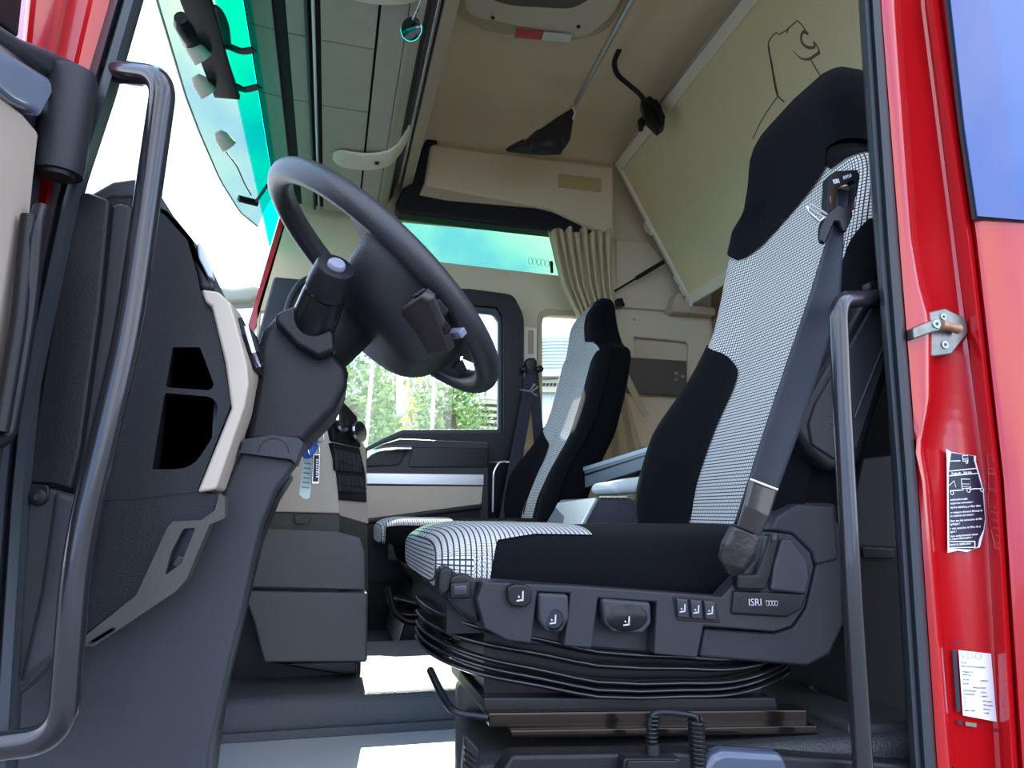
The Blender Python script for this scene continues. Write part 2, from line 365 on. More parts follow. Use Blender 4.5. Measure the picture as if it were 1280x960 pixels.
# -------- headlining fittings and the locker above the far door
sb = thing('roof_side_locker', 'beige felt storage box with dark shelf under it above the far side window', 'locker', WY(650, 250, 1.98))
pp('felt_box', [(538, 178), (600, 187), (768, 207), (769, 300), (690, 262), (530, 232)], 2.08, .11, FELT, parent=sb, bevel=.02)
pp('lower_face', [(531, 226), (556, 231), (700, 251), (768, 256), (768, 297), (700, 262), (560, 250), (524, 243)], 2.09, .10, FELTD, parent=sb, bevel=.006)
pp('shelf', [(533, 172), (548, 174), (534, 228), (560, 236), (672, 246), (683, 263), (745, 271), (768, 279), (768, 297), (740, 294), (640, 283), (500, 266), (494, 256)], 2.10, .09, BLK, parent=sb, bevel=.01)
tag(pp('lamp_lens', [(698, 217), (752, 223), (752, 240), (698, 234)], 2.076, .02, M('amber_lens', (.50, .36, .16), .35), parent=sb, bevel=.003), 'tan rectangular lamp cover')
rl = thing('roof_hatch_console', 'beige moulded roof hatch surround at the top of the photograph', 'hatch', WZ(680, 20, 2.02))
HCH = M('hatch_beige', (.56, .48, .34), .5)
fc = Fr((0, 0, 2.03), (1, 0, 0), (0, -1, 0))
fc2 = Fr((0, 0, 2.03), (1, 0, 0), (0, -1, 0)); 
def zplate(name, l, Z, t, mat, parent, **k):
    "plate facing down at height Z"
    fz = Fr((0, 0, Z), (0, 1, 0), (1, 0, 0))   # normal points down
    return plate(name, [fz.px(q[0], q[1])+tuple(q[2:]) for q in l], mat, fz, t, 0, parent=parent, **k)
zplate('housing', [(575, -40), (578, 12), (586, 22), (700, 48), (735, 50), (770, 20), (800, -60)], 2.03, .09, HCH, rl, bevel=.02, r=.05)
zplate('base', [(560, -40), (566, 20), (610, 42), (720, 53), (760, 40), (800, -20), (810, -60)], 2.055, .05, FELTD, rl, bevel=.012, r=.05)
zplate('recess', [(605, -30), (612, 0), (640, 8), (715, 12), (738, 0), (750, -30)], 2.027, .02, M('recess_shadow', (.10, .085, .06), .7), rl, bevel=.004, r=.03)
for a, b in ((616, 22), (723, 33)):
    c = WZ(a, b, 2.028); lathe('screw', c, c+V3((0, 0, -.004)), [(0, .007), (1, .006)], BLK2, rl, n=12)
rs = thing('reflector_strip', 'red and white reflective sticker on the roof hatch surround', 'sticker', WZ(679, 44, 2.022))
zplate('red_half', [(645, 37), (680, 40.5), (677, 50), (643, 47)], 2.02, .003, M('reflector_red', (.50, .02, .02), .25), rs)
zplate('white_half', [(680, 40.5), (715, 44), (712, 53), (677, 50)], 2.02, .003, M('reflector_white', (.60, .60, .56), .25), rs)
# curtain rod on the ceiling
rod = tag(tube('curtain_rod', [WZ(800, -20, 2.03), WZ(720, 128, 2.03)], .010, SILV), 'thin silver curtain rod running across the beige headlining', 'rod')
# black hanging pouch
pch = thing('cloth_pouch', 'black drooping cloth pouch hung at the end of the silver curtain rod', 'pouch', WY(680, 165, 1.75))
def pf(u, v):
    top = [(632, 186), (655, 174), (690, 150), (718, 134)]; bot = [(634, 189), (668, 193), (700, 193), (712, 175)]
    def li(L, s):
        s *= 3; i = min(int(s), 2); a, b = L[i], L[i+1]; k = s-i; return a[0]+(b[0]-a[0])*k, a[1]+(b[1]-a[1])*k
    a = li(top, u); b = li(bot, u); x = a[0]+(b[0]-a[0])*v; y = a[1]+(b[1]-a[1])*v
    return WY(x, y, 1.75-.05*math.sin(math.pi*v)*math.sin(math.pi*u)+.008*math.sin(u*23+v*5))
grid('bag', pf, 24, 12, M('black_nylon', (.012, .013, .018), .5, bump=.3, bs=60), pch, thick=.006)
strip('rim', spl([WY(655, 174, 1.74), WY(690, 149, 1.74), WY(719, 131, 1.74)], 5), .010, .003, FELTD, pch)
tube('tab', [WY(716, 134, 1.73), WY(719, 142, 1.73), WY(716, 149, 1.73)], .004, CREAM, pch, n=8)
# -------- overhead lockers
XB = M('deep_black', (.006, .007, .009), .7)
ol = thing('overhead_locker', 'grey laminate overhead locker row above the windscreen', 'locker', (0, 1.1, 1.7))
def along(name, prof, y0, y1, mat, parent, bevel=0, cut=0):
    n = len(prof); vs_ = [V3((x, y, z)) for y in (y0, y1) for x, z in prof]
    return mesh(name, vs_, [tuple(range(n)), tuple(range(2*n-1, n-1, -1))]+[(i, (i+1) % n, n+(i+1) % n, n+i) for i in range(n)], mat, parent, bevel=bevel, flat=not bevel)
def lz(x, y, z): q = WZ(x, y, z); return q.x
# cross section edges in X at the far end, heights follow the photo's line of sight
along('carcass', [(-.255, 1.715), (.02, 1.70), (.17, 1.705), (.22, 1.78), (.22, 2.1), (-.24, 2.1)], .02, 2.14, XB, ol)
secs = [(-.25, 1.708, -.185, 1.698), (-.15, 1.694, -.10, 1.690), (-.065, 1.686, .075, 1.680), (.082, 1.681, .150, 1.690)]
for i, (xa, za, xb, zb) in enumerate(secs):
    cuts = [(.02, .93), (.936, 1.27), (1.276, 2.12)] if i in (0, 1, 2) else [(.02, .62), (.626, 2.12)]
    for ya, yb in cuts:
        along('locker_door', [(xa, za), (xb, zb), (xb, zb+.02), (xa, za+.02)], ya, yb, CABG, ol, bevel=.002)
along('rear_face', [(.152, 1.690), (.190, 1.722), (.214, 1.79), (.20, 1.80), (.15, 1.73)], .02, 2.12, CABG, ol, bevel=.004)
for xx in (-.083, -.1, .216):
    tube('rail', [(xx, .02, 1.686 if xx < 0 else 1.80), (xx, 2.12, 1.686 if xx < 0 else 1.80)], .005, SILV if xx > -.09 else BLK2, ol, n=8)
along('rear_rail', [(.222, 1.80), (.236, 1.79), (.246, 1.80), (.246, 1.86), (.222, 1.86)], .02, 2.06, SILV, ol, bevel=.003)
tag(along('rear_cap', [(.252, 1.795), (.300, 1.83), (.300, 2.1), (.252, 2.1)], .02, 2.10, M('rear_cap_beige', (.50, .42, .30), .6), ol, bevel=.006), 'beige cap strip')
# -------- beige latch straps
def latch(name, y, wy, label):
    t = thing(name, label, 'handle', (0.05, y, 1.66), 'cream latch straps of the overhead lockers')
    P = spl([(-.03, y, 1.678), (.03, y, 1.670), (.10, y, 1.672), (.165, y, 1.695), (.205, y, 1.745), (.232, y, 1.80)], 6)
    sweep('strap', P, rect(wy, .005, .003), CREAM, t, up=V3((0, 0, -1)), scale=lambda s: .35+.65*math.sqrt(min(1, s*9)) if s < .12 else 1)
    box('button', (.115, y-.006, 1.665), (.13, y+.006, 1.674), BLK2, t, bevel=.001)
    return t
latch('locker_latch', 1.60, .062, 'cream curved latch strap across the overhead locker, above the steering wheel')
latch('locker_latch', .66, .06, 'cream curved latch strap at the very top, beside the round mirror')
mr = thing('round_mirror', 'small round convex mirror on a chrome stalk under the overhead locker', 'mirror', WZ(512, 35, 1.66))
cm = V3(WZ(514, 36, 1.66)); dm = V3((-.5, -.75, -.3)).normalized()
lathe('shell', cm, cm-dm*.02, [(0, .030), (.5, .028), (1, .012)], CHROME, mr)
lathe('mirror_face', cm, cm+dm*.004, [(0, .029), (1, .024)], M('mirror_dark', (.10, .11, .11), .05, 1), mr)
tube('stalk', [cm+V3((0, 0, .02)), V3(WZ(521, 14, 1.68)), V3(WZ(530, -10, 1.70))], .004, CHROME, mr, sm=5)
# -------- folded upper bunk
A = WY(768, 205, 2.10); B = WY(862, 382, 2.10)
A = V3((A.x, 2.10, A.z)); B = V3((B.x, 2.10, B.z)); dv = (A-B).normalized()
fb = Fr((B.x, 2.10, B.z), (-.022, -1, 0), dv)    # u towards the driver's side, v up the board
if fb.N.dot(V3((-1, 0, -1))) < 0: fb.N = -fb.N
H = (A-B).length
bk = thing('upper_bunk', 'folded upper bunk board in a cream metal frame behind the seats', 'bunk', tuple((A+B)/2))
plate('board', [(.02, .02), (2.05, .02), (2.05, H-.02), (.02, H-.02)], BUNK, fb, .05, -.012, parent=bk)
fw = .045
for nm, q in (('frame_rail', [(0, H-fw), (2.08, H-fw), (2.08, H), (0, H)]), ('frame_rail', [(0, 0), (2.08, 0), (2.08, fw), (0, fw)]),
              ('frame_rail', [(0, fw*.55), (.022, fw*.55), (.022, H-fw*.6), (0, H-fw*.6)]), ('frame_rail', [(2.05, 0), (2.08, 0), (2.08, H), (2.05, H)])):
    plate(nm, q, CREAM, fb, .06, .0, parent=bk, bevel=.003)
plate('corner_plate', [(-.004, -.01), (.03, -.01), (.03, .15), (-.004, .15)], CREAM, fb, .004, .004, parent=bk, bevel=.001)
for v in (.045, .105):
    c = fb.p(.012, v, .004); lathe('bolt', c, c+fb.N*.005, [(0, .009), (1, .008)], STEEL, bk, n=14)
tube('edge_channel', [fb.p(0, H+.006, .0), fb.p(2.08, H+.006, .0)], .006, SILV, bk, n=8)
tg = fb.px(862-0, 300); 
plate('catch', [(-.03, .40), (.0, .36), (.02, .36), (.02, .43), (-.01, .43)], CREAM, fb, .03, .008, parent=bk, bevel=.003)
# lion head line drawing on the board
ld = thing('line_drawing', 'dark line drawing of a roaring lion head on the bunk board', 'drawing', fb.p(*fb.px(995, 80), 0))
LINEM = M('drawing_ink', (.13, .12, .075), .7)
def ink(pts, w0=1.0, w1=None):
    w1 = w0 if w1 is None else w1
    P = [V3((a, b, 0)) for a, b in [fb.px(940+x/5.335, 20+y/5.335, -.0115) for x, y in pts]]
    P = spl(P, 5) if len(P) > 2 else P
    n = len(P); L, R = [], []
    for i in range(n):
        t = (P[min(i+1, n-1)]-P[max(i-1, 0)]).normalized(); s = V3((-t.y, t.x, 0)); k = i/(n-1)
        h = .0016*(w0+(w1-w0)*k)
        L.append(fb.p(P[i].x+s.x*h, P[i].y+s.y*h, -.0112)); R.append(fb.p(P[i].x-s.x*h, P[i].y-s.y*h, -.0112))
    mesh('line', L+R, [(i, i+1, n+i+1, n+i) for i in range(n-1)], LINEM, ld, flat=True)
ink([(190, 155), (165, 145), (130, 180), (115, 220), (120, 270), (135, 330), (145, 400), (160, 490), (178, 560)], 1, 3)
ink([(118, 230), (125, 290), (140, 370), (155, 450), (172, 540)], 1.5, 3.2)
ink([(178, 560), (200, 580), (225, 600)], 2.2, 1.6)
ink([(175, 565), (120, 640), (60, 735), (10, 840)], 1.2)
ink([(190, 155), (240, 125), (262, 105), (312, 65)], 1, 1.4)
ink([(240, 145), (248, 120), (258, 108)], 1.6)
ink([(312, 65), (345, 100), (365, 130), (385, 155)], 1.3)
ink([(385, 155), (360, 145), (345, 135)], 2)
ink([(358, 130), (338, 160), (338, 200), (360, 230), (395, 245), (430, 240)], 2.5, 2.8)
ink([(430, 240), (420, 205), (445, 240), (462, 275)], 1.5)
ink([(462, 275), (430, 295), (400, 315), (370, 322)], 3.2, 2.4)
ink([(370, 322), (330, 310), (280, 262)], 2.2, .6)
ink([(400, 322), (440, 390), (475, 445), (498, 495)], 1.4)
ink([(498, 495), (560, 600), (640, 700)], 1.4)
# strap clamp on the bunk edge
cl = thing('bunk_strap', 'black webbing strap with a clamp on the upper bunk rail', 'strap', WZ(815, 135, 1.98))
P = [WZ(774, 62, 1.99), WZ(768, 78, 1.98), WZ(772, 93, 1.97), WZ(785, 105, 1.96), WZ(800, 118, 1.96), WZ(810, 133, 1.97)]
strip('webbing', spl(P, 5), .018, .004, BLK2, cl, nrm=V3((0, -1, -1)))
Q = [(802, 124), (815, 118), (828, 130), (830, 152), (820, 160), (806, 145)]
fk = Fr(WZ(815, 138, 1.97), (1, -.3, 0), (0, .3, 1)); plate('clamp', fk.pxs(Q), BLK2, fk, .05, 0, parent=cl, bevel=.008)
plate('lever', fk.pxs([(815, 128), (822, 128), (830, 150), (822, 155)]), BLK, fk, .02, .02, parent=cl, bevel=.004)
plate('foot', fk.pxs([(796, 150), (802, 144), (806, 150), (802, 158), (797, 158)]), BLK2, fk, .03, -.005, parent=cl, bevel=.004)
# gas strut and its bracket on the far wall
gs = thing('gas_strut', 'black gas strut between the far wall and the raised bunk', 'strut', WY(800, 345, 2.08))
a, b, c = V3(WY(768, 364, 2.12)), V3(WY(795, 348, 2.11)), V3(WY(830, 327, 2.09))
tube('piston', [a, b], .005, BLK2, gs); tube('cylinder', [b, c], .010, BLK2, gs)
pp('bracket', [(771, 373), (778, 372), (782, 382), (771, 383)], 2.15, .05, BLK2, parent=gs, bevel=.003)
# far wall panels behind the curtain
wp = struct('trim_2')
pp('upper_pad', [(770, 298), (812, 302), (885, 392), (772, 384)], 2.18, .03, FELT, parent=wp, bevel=.01)
pp('wall_step', [(768, 388), (888, 398), (886, 560), (760, 560)], 2.17, .02, FELT, parent=wp, holes=[[(793, 421), (858, 427), (862, 432), (860, 458), (795, 452)]], bevel=.008)
pp('ledge', [(840, 384), (846, 366), (852, 365), (860, 380), (895, 384), (895, 394), (842, 390)], 2.10, .1, FELTD, parent=wp, bevel=.008)
lathe('indicator', WY(793, 399, 2.165), WY(793, 399, 2.155), [(0, .006), (1, .004)], M('green_lamp', (.1, .6, .35), .2), wp, n=12)
pk = thing('net_pocket', 'dark flat pocket panel with three snap studs on the far wall', 'pocket', WY(820, 470, 2.12))
pp('panel', [(780, 446), (859, 451), (859, 495), (780, 491)], 2.13, .02, M('pocket_vinyl', (.09, .075, .055), .5, noise=.15, ns=30), parent=pk, bevel=.004)
for a, b in ((845, 467), (853, 471), (845, 475)):
    c = WY(a, b, 2.129); lathe('stud', c, V3(c)+V3((0, -.006, 0)), [(0, .009), (1, .006)], STEEL, pk, n=12)
# curtain
cu_ = thing('curtain', 'beige gathered curtain tied back behind the passenger seat', 'curtain', WY(730, 400, 2.08))
def cf1(u, v):
    y = 287+v*155; l = [(0, 684), (.45, 702), (.8, 728), (1, 742)]; r_ = [(0, 762), (.45, 766), (.8, 771), (1, 769)]
    def li(L):
        for a, b in zip(L, L[1:]):
            if v <= b[0]+1e-9: return a[1]+(b[1]-a[1])*(v-a[0])/(b[0]-a[0])
        return L[-1][1]
    x = li(l)+(li(r_)-li(l))*u; p = V3(WY(x, y+4*math.sin(u*30)*(1-v)+u*3, 2.05))
    am = .022*(1-.45*v); p.y += am*math.sin(u*6.283*8+1.2*math.sin(v*4)); p.x += .006*math.sin(u*6.283*8*1.0+1); return p
grid('gathered_cloth', cf1, 130, 24, CURT, cu_, thick=.003)
def cf2(u, v):
    x = 742+v*(-40)+u*(27+v*50+ (30*v if u > .5 else 0)); y = 440+v*138
    if v > .55: x += 0
    p = V3(WY(x, y, 2.06)); p.y += .018*math.sin(u*6.283*5+v*2); return p
grid('hanging_cloth', cf2, 90, 20, CURT, cu_, thick=.003)
strip('tie_back', spl([WY(764, 432, 2.0), WY(775, 455, 2.01), WY(792, 490, 2.03), WY(808, 520, 2.05)], 6), .03, .004, CURT, cu_, nrm=V3((0, -1, 0)))
tube('hook', [WY(765, 425, 2.0), WY(764, 436, 1.99)], .010, BLK2, cu_, n=10)
# belt height slider on the pillar
bs = thing('belt_height_slider', 'beige slotted belt height slider on the far pillar between the windows', 'slider', WY(663, 430, 2.18))
pp('channel', [(656, 408), (671, 409), (671, 480), (656, 478)], 2.18, .02, CREAM, parent=bs, bevel=.004, holes=[[(660, 413), (667, 413), (667, 442), (660, 442)]])
pp('slot', [(660, 413), (667, 413), (667, 442), (660, 442)], 2.19, .01, FELTD, parent=bs)
blt = thing('passenger_belt', 'black passenger seat belt hanging from the far pillar', 'seat belt', WY(663, 500, 2.12))
pp('guide', [(657, 450), (661, 447), (669, 447), (672, 452), (672, 463), (666, 468), (658, 464)], 2.12, .04, BLK2, parent=blt, bevel=.008)
for a in (655, 674):
    c = V3(WY(a, 462, 2.10)); lathe('knob', c, c+V3((0, -.02, 0)), [(0, .015), (.8, .015), (1, .01)], BLK2, blt, n=14)
strip('webbing', spl([WY(664, 462, 2.11), WY(655, 520, 2.08), WY(642, 590, 2.02), WY(632, 650, 1.98)], 5), .05, .004, WEB, blt)
strip('webbing', spl([WY(666, 462, 2.13), WY(671, 520, 2.13), WY(676, 580, 2.13)], 5), .045, .004, WEB, blt)
tube('tongue', [WY(650, 487, 2.04), WY(662, 489, 2.04), WY(668, 480, 2.04), WY(672, 483, 2.04), WY(664, 490, 2.04), WY(671, 495, 2.04)], .004, STEEL, blt, n=8)
lp = tag(tube('steel_loop', bend([WY(632, 577, 2.0), WY(624, 578, 2.0), WY(617, 590, 2.0), WY(616, 640, 2.0)], .03), .005, STEEL), 'thin steel wire loop beside the far door, left of the passenger seat', 'bracket')
sc_ = V3(WY(632, 430, 2.11))
# ================================================================ outside
gd = struct('ground'); box('yard', (-60, -40, -1.6), (60, 120, -1.5), M('asphalt', (.10, .10, .10), .9, noise=.2, ns=3), gd)
LEAF = M('leaves', (.20, .32, .06), .6, noise=.5, ns=3); BARK = M('bark', (.16, .12, .08), .9, noise=.3, ns=20)
LEAFY = M('yellow_leaves', (.40, .42, .04), .6, noise=.3, ns=3)
def tree(px_, top, Y, hw, label, seed, n=2600, mat=LEAF):
    rs_ = random.Random(seed); c = WY(px_, top, Y); t = thing('tree', label, 'tree', (c.x, Y, -1.5), 'trees beyond the far door window')
    tube('trunk', [(c.x, Y, -1.5), (c.x+.1, Y, .5), (c.x-.05, Y, c.z-.6)], .13, BARK, t, n=8)
    vs_, fs = [], []
    H = c.z+.6
    for i in range(n):
        cl_ = rs_.randrange(16); rr = random.Random(seed*100+cl_)
        h = (cl_+.5)/16; wd = hw*math.sin(math.pi*min(1, .25+h*.72))**.6
        cx = c.x+rr.uniform(-1, 1)*wd*.8; cy = Y+rr.uniform(-1, 1)*wd*.6; cz = -.6+H*h
        p = V3((cx+rs_.gauss(0, .26*hw), cy+rs_.gauss(0, .26*hw), cz+rs_.gauss(0, .36)))
        a = V3((rs_.gauss(0, 1), rs_.gauss(0, 1), rs_.gauss(0, 1))).normalized(); b = a.orthogonal().normalized(); s = rs_.uniform(.05, .10)
        k = len(vs_); vs_ += [p-a*s, p+b*s*.6, p+a*s, p-b*s*.6]; fs.append((k, k+1, k+2, k+3))
    me = bpy.data.meshes.new('foliage'); me.from_pydata([tuple(v) for v in vs_], [], fs); o = link('foliage', me, mat, t, flat=True)
tree(445, 455, 12.5, 1.0, 'leafy green tree outside, leftmost beyond the far door window', 1)
tree(487, 468, 16.5, 1.1, 'leafy green tree outside between the first and second white flagpoles', 2)
tree(530, 470, 20.5, 1.3, 'taller leafy green tree outside behind the middle white banner', 3)
tree(565, 478, 14.5, .9, 'leafy green tree outside right of the third white flagpole', 4)
tree(592, 505, 18.5, 1.1, 'low leafy green tree outside beside the slatted building', 5)
tree(515, 532, 9.5, .3, 'small yellow-green bush low in the far door window', 6, 300, LEAFY)
POLE = M('white_paint', (.85, .87, .88), .4)
for i, (a, b, lab) in enumerate([((467, 440), (457, 560), 'thin white flagpole outside, leftmost in the far door window'), ((513, 420), (503, 560), 'white flagpole carrying the long white banner'), ((545, 420), (539, 560), 'thin white flagpole outside, rightmost in the far door window')]):
    p = V3(WY(*a, 11)); q = V3(WY(*b, 11)); d = (p-q).normalized(); tag(tube('flagpole', [q+d*((-1.5-q.z)/d.z), p+d*1.2], .030, POLE), lab, 'flagpole', 'white flagpoles outside')
grid('flag', lambda u, v: V3(WY(495+u*14+v*1, 400+v*120, 10.9))+V3((0, .03*math.sin(u*9+v*3), 0)), 10, 16, POLE, thick=.01)
tag(bpy.data.objects['flag'], 'long white hanging banner on the middle flagpole', 'flag')
sbd = thing('slatted_building', 'beige building with louvred facade outside, right in the far door window', 'building', WY(625, 540, 22))
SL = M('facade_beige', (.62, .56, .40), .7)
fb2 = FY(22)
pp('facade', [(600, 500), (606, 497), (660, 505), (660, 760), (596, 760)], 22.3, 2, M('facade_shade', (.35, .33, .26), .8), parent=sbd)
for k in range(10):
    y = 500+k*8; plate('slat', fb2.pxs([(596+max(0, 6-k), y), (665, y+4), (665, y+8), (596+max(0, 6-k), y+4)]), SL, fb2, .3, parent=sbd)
gb = thing('glass_building', 'curved glass building with fine horizontal lines, seen in the narrow quarter window', 'building', WY(700, 470, 26))
GBM = M('facade_glass', (.35, .48, .52), .25); GBL = M('facade_line', (.75, .80, .80), .5)
cx, cy = WY(722, 470, 28).x, 30
def arc(z, R): return [V3((cx+R*math.cos(a), cy+R*math.sin(a)*.6, z)) for a in [math.pi+k*math.pi/20 for k in range(21)]]
zt = WY(700, 395, 26).z; zb = WY(700, 462, 26).z
vs_ = [p for k in range(9) for p in arc(-1.5+(zt+1.5)*k/8, 2.1-1.1*(k/8)**3)]
mesh('glass_wall', vs_, [(k*21+i, k*21+i+1, (k+1)*21+i+1, (k+1)*21+i) for k in range(8) for i in range(20)], GBM, gb)
for k in range(14):
    z = zb+(zt-zb)*k/14; h = (z+1.5)/(zt+1.5); tube('band', arc(z, 2.14-1.1*h**3), .035, GBL, gb, n=5)
lb = thing('low_building', 'pale low building with rows of windows under the curved glass building', 'building', WY(695, 500, 20))
for a, b, m in (((674, 462, 730, 470), 1, GBL), ((674, 474, 730, 490), 2, SL), ((672, 490, 730, 770), 3, GBL)):
    pp('storey', [(a[0], a[1]+2), (a[2], a[1]-4), (a[2], a[3]), (a[0], a[3])], 20+b*.3, 1, m, parent=lb)
for k in range(5): pp('window', [(679+k*4.5, 479), (681.5+k*4.5, 478.5), (681.5+k*4.5, 482), (679+k*4.5, 482.5)], 20.55, .1, BLK2, parent=lb)
# exterior sun visor beyond the windscreen band
sv = thing('sun_visor', 'translucent pale green exterior sun visor with a clear rounded outer edge', 'visor', WZ(260, 100, 1.62))
VG = glass('visor_acrylic', (.46, .54, .47), 1.08); 
def vz(x, y, Z=1.60): return WZ(x, y, Z)
ve = [(190, -30), (196, 0), (214, 60), (232, 120), (249, 165), (275, 225), (300, 265), (322, 283)]
vi = [(290, -30), (297, 0), (312, 60), (326, 120), (338, 175), (350, 225), (362, 262), (372, 285)]
def vf(u, v):
    s = v*(len(ve)-1); i = min(int(s), len(ve)-2); k = s-i
    e = V3(WZ(ve[i][0]+(ve[i+1][0]-ve[i][0])*k, ve[i][1]+(ve[i+1][1]-ve[i][1])*k, 1.60))
    g = V3((-.262, e.y*1.0, 1.74)); p = e+(g-e)*u; p.z += .02*math.sin(math.pi*u); return p
grid('visor_shell', vf, 12, 40, VG, sv, thick=.004)
vfr = [vf(0, k/30) for k in range(31)]
tube('visor_edge', vfr, .0035, LGRN, sv, n=6)
mb = thing('visor_bracket', 'dark mounting frame with lamps behind the green sun visor', 'bracket', WZ(270, 60, 1.64))
def vb(x, y): return V3(WZ(x, y, 1.585))
sweep('bar', spl([vb(236, -25), vb(252, 20), vb(268, 75), vb(284, 120)], 4), rect(.034, .008, .003), BLK2, mb)
for a in ([(262, 55), (285, 58), (302, 64), (318, 62)], [(268, 108), (290, 106), (305, 112), (324, 108)], [(250, 12), (268, 10), (280, 30), (284, 58)]):
    strip('arm', spl([vb(*q) for q in a], 4), .020, .006, BLK2, mb, nrm=V3((0, 0, 1)))
LB = M('lamp_bowl', (.42, .38, .30), .3)
for a, b in ((236, 50), (244, 95), (272, 165)):
    c = vb(a, b); lathe('lamp', c, c+V3((.03, .03, -.03)), [(0, .012), (.3, .022), (1, .026)], LB, mb, n=14)
lathe('lamp_body', vb(226, 22), vb(244, 60), [(0, .016), (.2, .024), (.8, .024), (1, .014)], BLK2, mb, n=12)
tube('wire', spl([vb(283, 190), vb(296, 208), (vb(305, 228)), vb(314, 244)], 5), .0025, BLK2, mb, n=6)
tube('end_peg', [vb(298, 248), vb(322, 254)], .013, BLK2, mb, n=10); tube('end_arm', [vb(320, 252), vb(334, 232)], .006, BLK2, mb, n=8)
# mirror arm seen low through the windscreen
mt = thing('exterior_mirror', 'grey-green exterior mirror seen through the windscreen corner', 'mirror', WY(300, 368, 2.4))
MSH = M('mirror_shell', (.30, .34, .28), .4)
tube('mirror_arm', [WY(322, 366, 2.44), WY(340, 372, 2.26)], .02, MSH, mt)
pp('mirror_housing', [(262, 355), (290, 360), (322, 355), (334, 368), (312, 378), (268, 380)], 2.38, .12, MSH, parent=mt, bevel=.02)
# ================================================================ dashboard
db = thing('dashboard', 'dark dashboard with beige trim edge on the driver side', 'dashboard', (-.25, .3, .6))
pp('end_cap', [(104, 400), (112, 262, .01), (140, 247, .02), (165, 248), (178, 255), (205, 268, .03), (234, 300, .03), (247, 345), (250, 362), (256, 378), (266, 388), (280, 452), (289, 505, .01), (246, 615), (170, 624), (60, 628), (92, 520)], .05, .012,
   BLK, holes=[rnd([(216, 434, 2), (250, 434, 2), (268, 482, 6), (262, 488, 4), (207, 484, 4)], 4), rnd([(206, 491, 4), (264, 496, 8), (273, 506, 10), (268, 543, 10), (240, 586, 20), (190, 587, 3)], 5)], parent=db, bevel=.0015)
box('core', (-.50, .13, .40), (-.16, 2.08, .74), BLK, db)
DARK = M('pocket_black', (.022, .022, .028), .35)
for nm, L in (('upper_pocket', [(205, 425), (255, 425), (275, 490), (200, 490)]), ('lower_pocket', [(196, 488), (275, 494), (282, 540), (245, 592), (184, 592)])):
    f1 = FY(.06); a = [f1.p(*q) for q in f1.pxs(L)]; n = len(a); b = [p+V3((.0, .07, 0)) for p in a]
    mesh(nm, a+b, [tuple(range(n, 2*n))]+[(i, (i+1) % n, n+(i+1) % n, n+i) for i in range(n)], DARK, db, flat=True)
pp('hood', [(108, 244), (140, 226, .01), (168, 222, .02), (196, 236, .02), (216, 268), (246, 305), (264, 335), (270, 362), (250, 362), (247, 345), (234, 300, .03), (205, 268, .03), (178, 255), (165, 248), (140, 247), (112, 262)], .055, .22, GREY2, parent=db, bevel=.006)
pp('inner_body', [(104, 400), (112, 270), (165, 262), (205, 280), (246, 350), (280, 452), (289, 505), (246, 612), (92, 620)], .135, .1, BLK, parent=db)
tag(pp('corner_display', [(246, 302, 0), (252, 306), (266, 338), (266, 348), (260, 346), (248, 322)], .045, .02, M('pale_blue_glass', (.45, .52, .62), .1), parent=db, bevel=.002), 'small pale blue glass corner piece')
# beige edge: face towards the door and the bevelled face towards the driver
bt = pp('beige_edge', [(251, 361), (273, 364, .01), (288, 378, .01), (296, 405), (309, 455), (311, 480), (306, 508), (270, 612), (246, 616), (289, 510, .01), (281, 452), (264, 383), (256, 377)], .036, .10, BEIGE, parent=db, bevel=.004)
A_ = [(288, 378), (296, 405), (309, 455), (311, 480), (306, 508), (270, 612)]; B_ = [(300, 392), (312, 418), (322, 450), (326, 465), (317, 506), (279, 615)]
vs_ = [WY(x, y, .040) for x, y in A_]+[WY(x, y, .14) for x, y in B_]
n = len(A_); vs2 = vs_+[V3(v)+V3((-.05, 0, 0)) for v in vs_]
mesh('beige_face', vs_, [(i, i+1, n+i+1, n+i) for i in range(n-1)], BEIGE, db)
# switch cluster on the inner face
def onf(u, v, w=.003):
    s = v*(n-1); i = min(int(s), n-2); k = s-i
    a = V3(vs_[i]).lerp(vs_[i+1], k); b = V3(vs_[n+i]).lerp(vs_[n+i+1], k)
    nn = (V3(vs_[i+1])-V3(vs_[i])).cross(V3(vs_[n+i])-V3(vs_[i])).normalized()
    if nn.x < 0: nn = -nn
    return a.lerp(b, u)+nn*w
def patch(name, q, mat, w, par): return mesh(name, [onf(u, v, w) for u, v in q]+[onf(u, v, -.002) for u, v in q], [tuple(range(len(q))), ]+[(i, (i+1) % len(q), len(q)+(i+1) % len(q), len(q)+i) for i in range(len(q))], mat, par, flat=True)
sw = thing('light_switch_panel', 'black light switch panel with chrome surround on the beige dashboard edge', 'switch', onf(.5, .35))
patch('panel', [(.25, .12), (.9, .30), (1, .55), (.85, .62), (.35, .48), (.15, .25)], BLK2, .006, sw)
patch('chrome_surround', [(.28, .20), (.6, .22), (.75, .45), (.5, .47), (.3, .35)], CHROME, .010, sw)
patch('rotary_switch', [(.34, .24), (.56, .26), (.66, .42), (.5, .43), (.36, .35)], BLK2, .014, sw)
